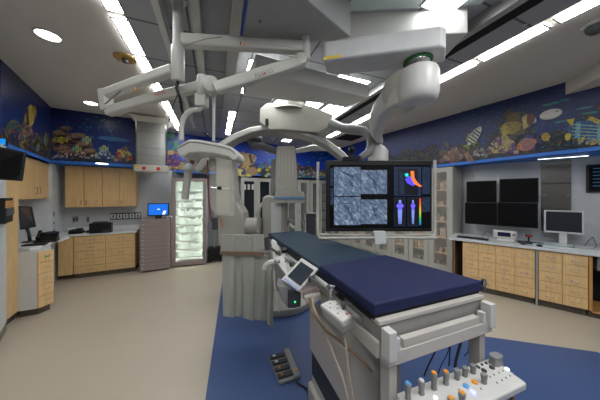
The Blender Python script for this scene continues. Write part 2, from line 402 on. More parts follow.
for x,c in ((300,(210,200,60)),(304,(240,90,90)),(311,(240,110,120)),(314,(200,180,150)),(320,(120,70,120)),(323,(230,200,60)),(306,(80,170,110)),(328,(210,150,60))):
    pr.coral(x,177,7,6,[c,(60,110,130),(200,210,210)],8)
pr.done()
pr = Print(8)
pr.coral(441,163,34,22,[(110,90,80),(60,60,90),(90,120,90),(140,90,110)],40); pr.coral(400,160,60,26,[(90,80,70),(50,70,80),(100,60,80),(60,90,100)],60)
pr.done()
pr = Print(9)
DK = (14,20,44)
pr.coral(458,160,28,14,[(140,110,96),(110,84,76),(170,140,120)],40)
pr.fish(474,137,26,9,-.95,(210,214,200),(150,160,60),DK,5,-1)
pr.coral(480,156,14,8,[(200,190,170),(120,110,130),(90,120,110)],16)
pr.ell(503,140,16,12,0,(40,34,60),20,.15)
pr.coral(503,152,28,16,[(200,180,130),(110,80,140),(160,140,110),(80,60,110),(190,170,90)],80)
pr.fish(516,124,36,24,-.28,(104,92,62),(70,60,60),(50,44,50),2,-1); pr.ell(512,128,10,6,-.3,(160,140,60),16,.1)
pr.poly([(500,128),(507,122),(509,134),(503,137)],(190,170,70)); pr.poly([(522,118),(527,114),(529,126),(524,130)],(210,190,120)); pr.ell(531,119,4,6,.3,(120,80,60),14,.15); pr.poly([(533,124),(536,117),(537,122)],(190,210,220))
pr.fish(528,144,24,13,-.35,(206,130,60),(70,60,140),(50,100,160),6)
pr.ell(546,137,4.5,4.5,0,(190,160,70),14,.1)
pr.fish(588,131,44,21,.08,(40,90,160),(200,180,60),(110,170,200),2); 
for j in range(5): pr.poly([(572,124+j*3.4),(600,126+j*3.2),(600,127+j*3.2),(572,125+j*3.4)],(150,190,140))
pr.poly([(566,120),(575,118),(572,127)],(210,190,60)); pr.ell(568,137,3,4,.4,(220,200,60),12,.1); pr.poly([(577,140),(586,136),(583,143)],(210,200,60))
for x,y,l in ((548,105,12),(585,108,18),(565,100,10),(590,113,18),(560,122,12),(555,103,10)): pr.ell(x,y,l/2,1.1,-.15,(60,150,150),12)
for j in range(220): pr.ell(random.uniform(452,598),random.uniform(104,150),random.uniform(.5,1.8),.5,random.uniform(-.6,.4),random.choice([(40,110,130),(60,130,120),(30,80,120)]),7)
pr.coral(590,144,26,6,[(150,150,150),(90,100,110),(190,190,190)],20)
pr.done()
# lower ceiling soffit at right
a = onwall(9,566,82,0); sl = MB(); q = [V((3.77,3.11,3.06)), V((3.93,2.84,3.06)), V((4.6,1.7,3.06)), V((6.3,1.7,3.06)), V((6.3,4,3.06))]
q = [V((3.765,3.12,3.07)), V((4.62,1.7,3.07)), V((4.6,-.5,3.07)), V((3.6,-.5,3.07)), V((3.35,1.9,3.07))]
struct(MB().prism(q, (0,0,.18)).build('trim_3', ceilm))

# ---------------------------------------------------------------- ceiling lights
def light_panel(e, d, w, l, label, z=CEIL-.014):
    t = T('ceiling_light', label, 'ceiling light', CG(e,d,z), E, 'ceiling light panels')
    f = MB()
    for x0,x1,y0,y1 in ((-w/2-.012,-w/2,-l/2-.012,l/2+.012),(w/2,w/2+.012,-l/2-.012,l/2+.012),(-w/2,w/2,-l/2-.012,-l/2),(-w/2,w/2,l/2,l/2+.012)):
        f.box(x0,x1,y0,y1,-.008,0)
    f.build('frame', grey, t); MB().box(-w/2,w/2,-l/2,l/2,-.004,-.001).build('diffuser', panel_lit, t)
left_names = {0:'slim white ceiling light beside the brass detector in the left row', -1:'slim white ceiling light at the top left edge of the photo', 1:'third slim ceiling light of the left row, behind the white arm', 2:'slim ceiling light of the left row just above the lower white arm', 3:'slim ceiling light of the left row left of the curved tube', 4:'short-looking ceiling light of the left row nearest the steel duct', 5:'farthest slim ceiling light of the left row over the reef wall'}
for k in range(-6, 6):
    light_panel(.045, k*.62, .12, .53, left_names.get(k, 'slim white ceiling light of the left row behind the viewer'))
right_names = {0:'slim ceiling light in the middle of the right row', -1:'slim ceiling light at the top right edge of the photo', 1:'slim ceiling light of the right row next to the monitor arm drum', 2:'slim ceiling light of the right row hidden behind the monitor arm'}
for k in range(-4, 7):
    light_panel(3.75, -1.33+k*.62, .12, .54, right_names.get(k, 'slim ceiling light of the right row behind the viewer' if k < 0 else 'slim ceiling light at the far end of the right row, beyond the monitor arm'))
for j, (e, d, w, l, s_) in enumerate([(1.13,1.9,.17,.5,'bright ceiling panel above the curved arm end, nearest of its row'),(1.12,2.5,.17,.5,'bright ceiling panel in the short row left of the gantry arc'),(1.12,3.1,.17,.5,'far bright ceiling panel over the angelfish mural'),
      (2.42,.95,.34,.5,'square bright ceiling light left of its twin right of the gantry cap'),(2.86,.95,.34,.5,'square bright ceiling light right of the gantry cap'),(2.78,3.4,.25,.25,'small bright ceiling light seen under the gantry arc'),
      (1.42,.35,.4,.9,'wide bright ceiling panel behind the lettered arm'),(2.62,.0,.5,.4,'glowing panel added for the glare behind the monitor support beam'),(2.6,-1.45,.3,.2,'glowing panel added for the glare at the top edge above the white housing'),(3.0,2.6,.3,.3,'small ceiling light behind the grey hose')]):  # panels by the support beam and white housing are added, standing in for glare
    light_panel(e, d, w, l, s_, CEIL-.016)
for j,(e,d) in enumerate([(1.2,-3.6),(2.6,-3.6),(1.2,-2.6),(2.6,-2.6)]):
    light_panel(e, d, .6, .6, 'square ceiling light behind the viewer', CEIL-.016)
for (x, y, s_) in ((48,35,'round recessed downlight in the left ceiling'),(91,103,'small round downlight near the reef wall corner')):
    p = P(x,y,CEIL); t = T('downlight', s_, 'downlight', p)
    MB().lathe([(.105,0),(.105,-.006),(.09,-.01),(.088,-.004)]).build('trim_ring', white, t, smooth=True); MB().lathe([(.088,-.002),(.088,-.005)]).build('lens', down_lit, t)
p = P(102,163.5,SOF); t = T('downlight', 'small puck light under the blue ledge over the back counter', 'downlight', p); MB().lathe([(.09,0),(.09,-.008)]).build('lens', strip_lit, t)
a = V((3.02,4.43,0)); u9 = bulk[9][1]
t = T('strip_light', 'thin strip light under the blue ledge over the right counter', 'strip light', V((4.05,3.35,SOF-.012)), (.737,-.675)); MB().box(-.3,.22,-.02,.02,0,.01).build('housing', white, t); MB().box(-.29,.21,-.015,.015,-.004,0).build('lens', strip_lit, t)
p = P(125,58,CEIL); t = T('smoke_detector', 'round brass ceiling fitting beside the left light row', 'ceiling fitting', p)
MB().lathe([(.11,0),(.11,-.01),(.09,-.016),(.05,-.018)]).build('plate', brass, t, smooth=True); MB().lathe([(.035,-.018),(.03,-.05),(.012,-.06)]).build('sensor', dgrey, t, smooth=True)
p = P(597,24,CEIL-.0); t = T('camera_dome', 'dark ceiling dome with white rim at the right edge', 'dome', p)
MB().lathe([(.1,0),(.1,-.012),(.08,-.02)]).build('rim', white, t, smooth=True); MB().lathe([(.075,-.02),(.07,-.05),(.045,-.08),(.01,-.09)]).build('dome', dgrey, t, smooth=True)
p = P(349,137.5,CEIL); t = T('air_vent', 'dark square ceiling vent beyond the grey hose', 'vent', p, E); MB().box(-.3,.3,-.3,.3,-.006,0).build('frame', dgrey, t)
v = MB()
for k in range(9): v.box(-.27,.27,-.25+k*.06,-.22+k*.06,-.012,-.004)
v.build('louvre', blackm, t)
# sprinkler dots on the right grey strip
for (x, y) in ((525,24),(452,64)):
    p = P(x,y,CEIL-.002); t = T('sprinkler', 'small sprinkler cap %s' % ('by the nearer right light' if x > 500 else 'by the farther right light'), 'sprinkler', p); MB().lathe([(.025,0),(.025,-.008),(.01,-.014)]).build('cap', white, t, smooth=True)

# ceiling rails
def rail(e, d0, d1, w, h, z, m, label, extra=None):
    t = T('ceiling_rail', label, 'rail', CG(e,d0,z), E, None)
    MB().box(-w/2,w/2,0,d1-d0,0,.012).build('flange', m, t); MB().box(-w/2,w/2,0,d1-d0,h-.012,h).build('flange', m, t); MB().box(-w*.2,w*.2,0,d1-d0,.012,h-.012).build('web', m, t)
    if extra: MB().box(w/2,w/2+.012,0,d1-d0,0,.05).build('stripe', extra, t)
    return t
RZ = CEIL-.15
rail(.42,-4,2.6,.05,.13,RZ,white,'narrow white ceiling rail nearest the left lights')
rail(.70,-4,2.6,.07,.13,RZ,alu,'grey ceiling rail passing behind the white column')
rail(1.02,-4,3.2,.11,.13,RZ,alu,'wide grey ceiling rail left of the blue stripe')
rail(3.04,-4,2.2,.07,.1,CEIL-.115,alu,'silver ceiling rail along the black slot at right')
t = T('ceiling_slot', 'long black recessed slot with blue edge in the right ceiling', 'ceiling slot', CG(3.24,-4,CEIL-.02), E)
MB().box(-.1,.1,0,6.1,0,.006).build('slot', blackm, t); MB().box(-.125,-.1,0,6.1,-.012,.006).build('blue_edge', bluemk, t)
for j,(e,s_) in enumerate(((1.9,'left'),(2.3,'right'))):
    rail(e,1.0,3.2,.05,.1,CEIL-.115,white,'short white ceiling rail above the gantry, %s one' % s_)

# housing A (big grey plate top centre)
t = T('ceiling_housing', 'large grey ceiling housing with blue edge at the top centre', 'equipment housing', P(290,20,2.95))
pts = [P(241,40,2.95),P(247,0,2.95),P(255,-50,2.95),P(285,-22,2.95),P(308,0,2.95),P(351,37,2.95),P(338,40.5,2.95),P(300,42,2.95)]
MB().prism(pts,(0,0,.29)).build('housing', grey if 0 else mat('housing_grey',(160,160,158),.5), t, bevel=.01, world=True)
MB().prism([P(239.5,38,2.949),P(241.5,38,2.949),P(247.5,-2,2.949),P(256,-50,2.949),P(254,-50,2.949),P(245,-2,2.949)],(0,0,-.012)).build('blue_edge', bluemk, t, world=True)
MB().lathe([(.008,0),(.008,-.006)], P(260,21,2.95)).build('screw', dgrey, t, world=True)
# housing B (white block right of A)
t = T('white_housing', 'long white ceiling housing lit brightly at its right end', 'equipment housing', Q(410,20,1.9))
pts = [Q(345,37,1.93),Q(468,37,1.86),Q(468,37,1.86)+V((.02,.32,0)),Q(345,37,1.93)+V((-.02,.32,0))]
z0 = 3.02
pts = [V((p.x,p.y,z0)) for p in pts]
MB().prism(pts,(0,0,.22)).build('housing', white, t, bevel=.008, world=True)
MB().prism([V((.38,1.9,3.235)),V((1.5,1.83,3.235)),V((1.55,1.6,3.235)),V((.5,1.6,3.235))],(0,0,.01)).build('top_plate', mat('pale_green_plate',(190,205,200),.5), t, world=True)
# beam C + monitor arm
t = T('monitor_boom', 'white ceiling boom with round drum joint carrying the large display', 'ceiling boom', Q(418,68,1.71))
zb = 2.70
pts = [P(322,62,zb),P(326,60.5,zb),P(440,46.5,zb),P(446,48,zb),P(445,62,zb),P(425,67,zb),P(336,76,zb),P(327,73,zb)]
MB().prism(pts,(0,0,.155)).build('beam', mat('boom_white',(196,196,194),.4), t, bevel=.02, world=True, seg=4)
MB().prism([Q(322.3,61,1.69),Q(325,57,1.69),Q(341,55,1.67),Q(341,57,1.67),Q(326,59.5,1.69)],(0,-.004,0)).build('yellow_mark', yellow, t, world=True)
pc = V((.92,1.72,zb))
MB().lathe([(.105,0),(.105,-.012),(.09,-.014),(.09,-.002)], pc).build('green_ring', green, t, smooth=True, world=True)
MB().lathe([(.088,0),(.085,-.02),(.03,-.025),(.028,-.14)], pc).build('pivot', chrome, t, smooth=True, world=True)
DRZ = 2.625
MB().lathe([(.05,.02),(.12,.012),(.14,.0),(.15,-.03),(.15,-.18),(.14,-.23),(.11,-.255),(.05,-.265)], (.93,1.74,DRZ), n=32).build('drum', white, t, smooth=True, world=True)
MB().sweep([Q(410,90,1.76),Q(399,94,1.86),Q(389,102,1.98),Q(380,113,2.12),Q(375.5,128,2.36),Q(377,139,2.56)], (.8,.6,0), .17, [.26,.23,.2,.17,.16,.12]).build('upper_arm', white, t, bevel=.015, world=True, smooth=True)
MB().lathe([(.16,.04),(.17,0),(.17,-.05),(.13,-.08)], Q(404,92,1.83), axis=(.75,.55,.35)).build('arm_disc', offwhite, t, smooth=True, world=True)
jc = Q(378,150,2.62)
MB().lathe([(.05,.16),(.06,.1),(.045,.06),(.09,.02),(.115,-.02),(.115,-.14),(.1,-.15)], jc).build('lower_joint', white, t, smooth=True, world=True)
MB().box(-.06,.06,-.05,.05,-.9,-.12, Matrix.Translation(jc)).build('mount_column', offwhite, t, world=True, bevel=.01)

# ---------------------------------------------------------------- big display
YD = 2.4
t = T('large_display', 'large flat black display with angiogram images hanging over the table', 'display', Q(379,232,YD))
def dpoly(x0,y0,x1,y1,Y,dy=.0): return [Q(x0,y1,Y),Q(x1,y1,Y),Q(x1,y0,Y),Q(x0,y0,Y)]
MB().prism(dpoly(326,160.5,432,231.5,YD),(0,.05,0)).build('bezel', black, t, bevel=.006, world=True)
def img(name, x0,y0,x1,y1,m,k=1): MB().prism(dpoly(x0,y0,x1,y1,YD-.0006*k),(0,-.0008,0)).build(name, m, t, world=True)
scr = MB().prism(dpoly(329.5,165,430.5,228,YD),(0,-.001,0)).build('screen', darkscreen, t, world=True)
for x0,y0,x1,y1 in ((334,167,360.5,196),(360.8,170,387,194),(334,197,360.5,225),(360.8,199.5,387,224)): img('angiogram_image',x0,y0,x1,y1,xray,3)
for cx,cy,s_ in ((347,175,1),(373,177,.7),(347,206,1),(373,207,.7)):
    for k in range(4):
        x, y = cx-9*s_+k*3.2*s_, cy-4+k*2.2; pp = []
        for j in range(8):
            pp.append(Q(x,y,YD-.0035)); x += (2.2-.5*k)*s_+random.uniform(-.3,.3); y += random.uniform(-.6,1.2)+.45*k
        MB().tube(pp, .0026, 5).build('vessel_line', mat('vessel_ink',(20,30,50),.5), t, world=True)
for (x0,y0,x1,y1) in ((330.3,168,333.4,186),(330.3,188,333.4,205),(422,167,430,194),(422,197,430,212)): img('readout_column',x0,y0,x1,y1,datascr,3)
img('image_window',394,167,421,196,emis('window_blue',(24,36,64),.5),3); img('image_window',398,168.5,418,195,emis('window_black',(8,10,18),.3),5)
for (x0,y0,x1,y1) in ((394.5,168,397.5,195),(399.5,172,404,194)): img('readout_column',x0,y0,x1,y1,datascr,7)
def blob(pts, m, k, name='heart_image'): MB().prism([Q(x,y,YD-.0006*k) for x,y in pts],(0,-.0008,0)).build(name, m, t, world=True)
blob([(405,179),(409,176),(415,178),(417,184),(413,186),(407,183)], emis('img_blue',(84,70,240)),9)
blob([(404.5,174),(408,173),(408.5,176),(406,177)], emis('img_cyan',(30,220,200)),11)
blob([(410.5,171),(414,171),(414.5,178),(418,183),(422,186),(420,187),(414,184),(411,178)], emis('img_orange',(240,120,50)),12)
for x0,x1 in ((394,405.5),(407.5,418.5)):
    img('image_window',x0,197.5,x1,226,emis('window_blue',(24,36,64),.5),3); img('image_window',x0+.5,198,x1-.5,225,emis('window_black2',(6,7,12),.3),5)
sk = emis('body_pale',(120,140,220)); bt = emis('body_violet',(110,90,250))
for cx,w in ((400,1),(413,.62)):
    blob([(cx-1.2*w,200),(cx+1.2*w,200),(cx+1.4*w,203),(cx-1.4*w,203)], sk, 8, 'body_image')
    blob([(cx-2*w,203.5),(cx+2*w,203.5),(cx+2.2*w,212),(cx+1.5*w,224),(cx+.4*w,224),(cx,214),(cx-.4*w,224),(cx-1.5*w,224),(cx-2.2*w,212)], sk, 8, 'body_image')
    blob([(cx-2*w,203.5),(cx+2*w,203.5),(cx+4*w,206),(cx+2*w,208),(cx+2*w,210),(cx-2*w,210),(cx-2*w,208),(cx-4*w,206)], bt, 10, 'body_image')
img('colour_scale',419.3,198,421,225,rainbow,7)
hb = MB()
t2 = T('display_frame', 'pale tubular frame and rails around the large display', 'display frame', Q(377,240,YD))
hb.tube([Q(318,162,YD+.02),Q(317.7,200,YD+.02),Q(317.7,232,YD+.02),Q(319,237,YD+.0)], .016, 10).build('left_post', offwhite, t2, smooth=True, world=True)
MB().tube([Q(434.8,160,YD+.02),Q(434.8,200,YD+.02),Q(434.8,233,YD+.02),Q(433,237,YD+.0)], .016, 10).build('right_post', offwhite, t2, smooth=True, world=True)
MB().tube([Q(319,238.2,YD),Q(345,238,YD-.03),Q(400,237.5,YD-.03),Q(436,238,YD)], .016, 10).build('lower_rail', offwhite, t2, smooth=True, world=True)
MB().tube([Q(320,234.5,YD+.04),Q(345,235,YD+.03),Q(400,235,YD+.03),Q(433,235,YD+.04)], .012, 10).build('upper_rail', offwhite, t2, smooth=True, world=True)
MB().prism([Q(371,230,YD+.05),Q(383,230,YD+.05),Q(383,242.5,YD+.05),Q(372,242.5,YD+.05)],(0,-.1,0)).build('bracket', lam, t2, bevel=.008, world=True)
t = T('webcam', 'small black camera on a bar above the large display', 'camera', Q(351,160,YD))
MB().prism(dpoly(343,156.5,360,160.4,YD+.0),(0,.05,0)).build('bar', black, t, bevel=.004, world=True)
MB().lathe([(.03,0),(.03,.02)], Q(351,156,YD+.02)).build('foot', black, t, smooth=True, world=True)
MB().ball(Q(351.5,150.5,YD+.02), (.04,.035,.042)).build('head', black, t, smooth=True, world=True)
MB().lathe([(.018,0),(.016,.012)], Q(351.5,150.5,YD-.02), axis=(0,-1,0)).build('lens', darkscreen, t, smooth=True, world=True)

# ---------------------------------------------------------------- white jointed arms (left)
aw = mat('arm_white',(196,195,186),.35,vary=.02)
YA = 1.7
t = T('suspension_arm', 'white jointed ceiling arm with column and two long struts at left', 'ceiling arm', Q(178,81,YA))
MB().lathe([(.037,.95),(.037,.27),(.046,.265),(.046,.255),(.047,.25),(.047,.005),(.04,-.004)], Q(178,81,YA)).build('column', aw, t, smooth=True, world=True)
MB().lathe([(.06,.0),(.06,.03)], Q(178,1.5,YA)).build('collar', aw, t, smooth=True, world=True)
MB().sweep([Q(173,70,YA),Q(150,78,YA+.05),Q(104,95,YA+.18)], (.2,1,.0), .07, .075).build('upper_strut', aw, t, bevel=.006, world=True)
MB().sweep([Q(105,90,YA+.18),Q(106,100,YA+.18),Q(108,111,YA+.18)], (.2,1,.0), .08, .085).build('elbow', aw, t, bevel=.01, world=True)
MB().sweep([Q(108,112,YA+.18),Q(150,99,YA+.14),Q(206,85,YA+.1)], (.1,1,0), .07, .075).build('lower_strut', aw, t, bevel=.006, world=True)
MB().tube([Q(105,104,YA+.12),Q(121,90.5,YA+.08)], .006, 8).build('spring_rod', grey, t, world=True)
MB().prism([Q(133,91,YA+.04),Q(136.5,90,YA+.04),Q(135.5,87,YA+.04)],(0,-.004,0)).build('warning_mark', orange, t, world=True)
text('MAVIG', .03, red, t, frameM(Q(160,93.5,YA+.08), Q(170,90.5,YA+.08)-Q(155,95,YA+.08), (0,0,1)))
jx = Q(211,86,YA+.05)
MB().lathe([(.03,-.06),(.06,-.05),(.065,0),(.06,.05),(.03,.06)], jx, axis=(.35,-1,.0)).build('elbow_joint', aw, t, smooth=True, world=True)
MB().lathe([(.045,.07),(.05,.02),(.05,-.09),(.042,-.1)], Q(203,85,YA+.1)).build('elbow_hub', aw, t, smooth=True, world=True)
t = T('lettered_arm', 'white ceiling arm lettered on its side, rising to the grey housing', 'ceiling arm', Q(300,60,YA+.15))
MB().sweep([Q(216,88.5,YA),Q(258,75.5,YA+.03),Q(301,62,YA+.1)], (.1,1,0), .075, [.085,.095,.085]).build('strut', aw, t, bevel=.008, world=True)
MB().lathe([(.03,-.05),(.045,-.045),(.045,.045),(.03,.05)], Q(301,61,YA+.1), axis=(0,1,0)).build('end_joint', aw, t, smooth=True, world=True)
dirn = Q(272,71,YA+.02)-Q(254,76.5,YA+.02)
text('MAVIG', .048, grey, t, frameM(Q(264,73,YA-.02), dirn, (0,0,1)))
MB().prism([Q(263,74.2,YA-.021),Q(265.2,73.5,YA-.021),Q(264.4,71,YA-.021)],(0,-.001,0)).build('red_mark', red, t, world=True)
MB().lathe([(.035,.28),(.035,0)], Q(306,60,YA+.12)).build('hanger', white, t, smooth=True, world=True)
t = T('horizontal_arm', 'level white arm with orange warning triangle under the grey housing', 'ceiling arm', Q(240,42,YA))
MB().sweep([Q(183,41,YA+.0),Q(240,44,YA+.06),Q(305,48,YA+.14)], (0,1,0), .08, .09).build('strut', aw, t, bevel=.008, world=True)
MB().prism([Q(242,45,YA-.01),Q(246,45,YA-.01),Q(244,41.8,YA-.01)],(0,-.003,0)).build('warning_triangle', orange, t, world=True)
MB().prism([Q(240,41.5,YA-.0),Q(241,41.5,YA-.0),Q(241,45,YA-.0),Q(240,45,YA-.0)],(0,-.003,0)).build('blue_tag', bluemk, t, world=True)
MB().tube([Q(184,46,YA-.06),Q(195,42,YA-.06),Q(208,38.5,YA-.05),Q(222,37,YA-.0)], .003, 6).build('cable', grey, t, world=True)
t = T('black_cable', 'twisted black cable hanging below the white column', 'cable', Q(178,83,YA))
MB().tube([Q(178,81,YA),Q(176.5,88,YA),Q(179,95,YA),Q(180.5,100,YA+.05),Q(182,110,YA+.1),Q(184,116,YA+.2)], .012, 8).build('cable', black, t, smooth=True, world=True)
MB().tube([Q(177,88,YA),Q(178,94,YA),Q(174,103,YA),Q(170,112,YA),Q(169,122,YA)], .005, 6).build('wire', dgrey, t, smooth=True, world=True)
t = T('curved_hanger', 'white curved tube hanging from the arm elbow to the shield frame', 'hanger tube', Q(202,97,YA+.1))
MB().box(-.045,.045,-.04,.04,-.05,.05, Matrix.Translation(Q(202,101,YA+.1))).build('hanger_block', aw, t, bevel=.01, world=True)
MB().tube([Q(202,106,YA+.1),Q(199,109.5,YA+.1),Q(193,110,YA+.1),Q(187,113,YA+.1),Q(183,119,YA+.1),Q(181.3,127,YA+.1),Q(181.3,140,YA+.1)], .02, 12).build('tube', aw, t, smooth=True, world=True)
MB().tube([Q(214,96,YA+.08),Q(213.6,141,YA+.12)], .012, 10).build('rod', aw, t, smooth=True, world=True)
MB().tube([Q(204,132.5,YA+.1),Q(209,136,YA+.1)], .008, 8).build('lever', black, t, smooth=True, world=True)

# shield with frame and acrylic
YS = 1.8
t = T('acrylic_shield', 'clear radiation shield hanging from a thick white padded frame', 'radiation shield', Q(207,150,YS))
padline = [(178,149),(180,145),(190,141),(205,143),(220,147),(232,150),(235.5,156)]
rings = []
MB().prism([Q(x,y,YS-.1) for x,y in ((175.5,150),(177,146.5),(182,142.5),(189,139),(200,139.5),(218,143),(231,146.5),(236,151),(237.5,155.5),(236,160),(232,160.5),(228,157),(212,154),(196,152.5),(188,153.5),(183,157),(178,155.5))],(0,.24,0)).build('padded_frame', aw, t, bevel=.02, seg=4, world=True)
MB().tube([Q(178,148,YS-.102),Q(189,142,YS-.102),Q(200,142.5,YS-.102),Q(220,146.5,YS-.102),Q(230,149,YS-.102),Q(235.5,154,YS-.102)], .004, 8).build('seam', grey, t, smooth=True, world=True)
MB().prism([Q(209,153,YS),Q(233,155,YS),Q(234,182,YS),Q(234,216,YS),Q(216,216,YS),Q(210,206,YS)],(0,.008,0)).build('acrylic_pane', acryl, t, world=True)
MB().tube([Q(207.5,160,YS-.01),Q(208,185,YS-.01),Q(209.5,206,YS-.01),Q(211.5,222,YS-.01)], .006, 8).build('red_edge_strip', rubberred, t, smooth=True, world=True)
MB().lathe([(.014,0),(.018,-.01),(.012,-.03)], Q(220,188,YS-.01), axis=(0,1,0)).build('knob', black, t, smooth=True, world=True)
MB().tube([Q(211,187.3,YS-.01),Q(235,189.5,YS-.01)], .003, 6).build('rod', chrome, t, world=True)
t = T('exam_lamp', 'grey tube handle and small head hanging under the shield frame', 'lamp', Q(191,150,YS+.15))
Yh = YS+.15
MB().tube([Q(192,148,Yh),Q(192.5,160,Yh),Q(191,166,Yh)], [.022,.028,.015], 12).build('neck', grey, t, smooth=True, world=True)
MB().lathe([(.02,.06),(.05,.03),(.055,0),(.03,-.02)], Q(189.5,170,Yh)).build('head', lam, t, smooth=True, world=True)
MB().tube([Q(188.5,170,Yh),Q(185,199,Yh)], [.034,.03], 14).build('handle', mat('lamp_handle_grey',(176,172,164),.4), t, smooth=True, world=True)
MB().prism([Q(180,155,Yh+.1),Q(205,150,Yh+.1),Q(205,157,Yh+.1),Q(183,160,Yh+.1)],(0,.01,0)).build('side_pane', acryl, t, world=True)

# ---------------------------------------------------------------- gantry
YG = 3.35
gw = mat('gantry_white',(166,163,153),.35,vary=.02)
t = T('ceiling_plate', 'broad white ceiling carriage plate spanning above the gantry arc', 'ceiling carriage', Q(300,85,2.6))
zc = 2.86
pts = [P(240,92,zc),P(252,84,zc),P(275,74,zc),P(372,96,zc),P(358,106,zc),P(345,108,zc),P(250,106,zc)]
pts = [P(256,71,zc),P(369,98,zc),P(354,105,zc),P(300,102,zc),P(243,96,zc)]
MB().prism(pts,(0,0,.17)).build('plate', white, t, bevel=.012, world=True)
t = T('gantry', 'white C-arm x-ray gantry with arched ring on a round floor base', 'x-ray machine', (-.32,3.5,0))
MB().lathe([(.54,.0),(.56,.03),(.56,.1),(.5,.13),(.2,.14)], (-.32,3.5,0), n=40).build('floor_base', gw, t, smooth=True, world=True)
MB().lathe([(.2,.0),(.24,-.01),(.25,-.12),(.3,-.16)], Q(289,103,YG), n=32).build('swivel_cap', gw, t, smooth=True, world=True)
MB().lathe([(.265,0),(.265,-.012)], Q(289,103,YG), n=32).build('cap_seam', dgrey, t, smooth=True, world=True)
body = [(259.5,122),(260,109),(267,103),(290,102),(311,106),(332,114),(333,125),(318,133),(300,131),(285,129.5),(269,129.5)]
MB().prism([Q(x,y,YG-.22) for x,y in body],(0,.45,0)).build('arc_carriage', mat('carriage_beige',(150,147,137),.4), t, bevel=.008, seg=1, world=True)
arc = [(200,172),(210,159),(222,148),(236,139),(252,132.5),(268,130),(285,130.5),(300,133.5),(315,138.5),(328,146),(341,156),(352,169),(360,186),(364,205)]
MB().sweep([Q(x,y,YG) for x,y in arc], (0,1,0), .26, .10).build('c_arc', gw, t, world=True, bevel=.008)
arc2 = [(x, y-6.2) for x, y in arc[8:12]]
MB().sweep([Q(x,y-2.0,YG-.14) for x,y in arc[:6]], (0,1,0), .03, .05).build('arc_groove', alu, t, world=True)
MB().sweep([Q(x,y-1.0,YG-.14) for x,y in arc[7:12]], (0,1,0), .03, .05).build('arc_groove', alu, t, world=True)
MB().box(-.022,.022,-.015,.01,-.05,.05,Matrix.Translation(Q(267,122.5,YG-.22))).build('track_end', black, t, smooth=True, world=True)
YC = 3.5
MB().loft([[Q(x,y,YC+dy) for x,dy in ((x0,-.16),(x1,-.16),(x1,.16),(x0,.16))] for y,x0,x1 in ((146,277.5,294),(150,276.5,295.5),(170,275.5,297),(184,275,298),(192,276,298))]).build('tube_column', gw, t, bevel=.015, world=True)
rb = MB()
for k in range(5): rb.box(-.006,.006,-.003,.003,-.4,.0, Matrix.Translation(Q(279+k*3.4,150,YC-.162)))
rb.build('cooling_rib', offwhite, t, world=True)
MB().prism([Q(x,y,YC-.2) for x,y in ((277,186),(297,186),(298,190),(304,192.5),(304.5,198),(274.5,198),(275,192.5))],(0,.4,0)).build('detector_housing', gw, t, bevel=.01, world=True)
MB().prism([Q(x,y,YC-.21) for x,y in ((274,197),(305,197),(305,199),(274,199))],(0,.42,0)).build('blue_detector_band', mat('detector_blue',(90,140,180),.4), t, world=True)
MB().prism([Q(x,y,YC-.2) for x,y in ((274,199),(305.5,199),(305,203),(275,203))],(0,.4,0)).build('detector_face', gw, t, bevel=.005, world=True)
MB().prism([Q(x,y,YC-.05) for x,y in ((262,197),(268,195),(285,198),(287,240),(285,300),(262,300))],(0,.4,0)).build('support_column', gw, t, bevel=.04, seg=4, world=True)
MB().prism([Q(x,y,YC-.06) for x,y in ((271,203),(281,203),(281,262),(271,262))],(0,.02,0)).build('column_panel', lam, t, bevel=.004, world=True)
MB().prism([Q(x,y,YC+.0) for x,y in ((271,160),(276,158),(276,190),(270,200))],(0,.2,0)).build('side_cover', grey, t, bevel=.01, world=True)
# lateral arm to the left
MB().prism([Q(x,y,YG-.1) for x,y in ((217,216),(221,213),(226,170),(227,152),(231,152),(233,190),(236,202),(243,213),(244,222),(244,246),(218,246))],(0,.35,0)).build('lateral_arm', gw, t, bevel=.03, seg=3, world=True)
MB().prism([Q(x,y,YG-.12) for x,y in ((216,158),(229,158),(228.5,215),(216,215))],(0,.3,0)).build('lateral_cover', offwhite, t, bevel=.015, world=True)
MB().lathe([(.1,-.16),(.125,-.15),(.13,0),(.13,.13)], Q(252,226,YG+.05), axis=(1,0,0)).build('lateral_tube', gw, t, smooth=True, world=True)
MB().tube([Q(258,233,YG-.08),Q(258,216,YG-.08),Q(259.5,208,YG-.08),Q(263,203,YG-.06)], .022, 10).build('grab_rail', gw, t, smooth=True, world=True)
MB().tube([Q(220,216.5,YG-.14),Q(221.5,222,YG-.14),Q(222.5,227,YG-.14)], .009, 8).build('orange_handle', mat('amber_handle',(190,120,50),.4), t, smooth=True, world=True)
# grey hoses and joints above
MB().tube([Q(262,140,YG+.2),Q(254,138,YG+.2),Q(250.5,141,YG+.2),Q(253,146,YG+.2),Q(262,146,YG+.2),Q(277,152,YG+.2)], [.05,.06,.065,.07,.06,.045], 14).build('left_hose', mat('hose_grey',(98,99,100),.4), t, smooth=True, world=True)
MB().tube([Q(296,151,YG+.3),Q(312,148,YG+.3),Q(325,148,YG+.3),Q(340,150,YG+.3)], [.04,.05,.05,.04], 14).build('right_hose', lam, t, smooth=True, world=True)
t = T('cable_hose', 'thick grey cable hose curving from the gantry to the display arm', 'hose', Q(333,125,3.1))
MB().tube([Q(331,123,3.1),Q(342,128,3.0),Q(354,129,2.85),Q(364,131,2.7),Q(370,137,2.6),Q(371.5,146,2.55),Q(368,153,2.5),Q(361,158,2.5)], [.065,.06,.058,.055,.05,.05,.045,.04], 14).build('hose', grey, t, smooth=True, world=True)
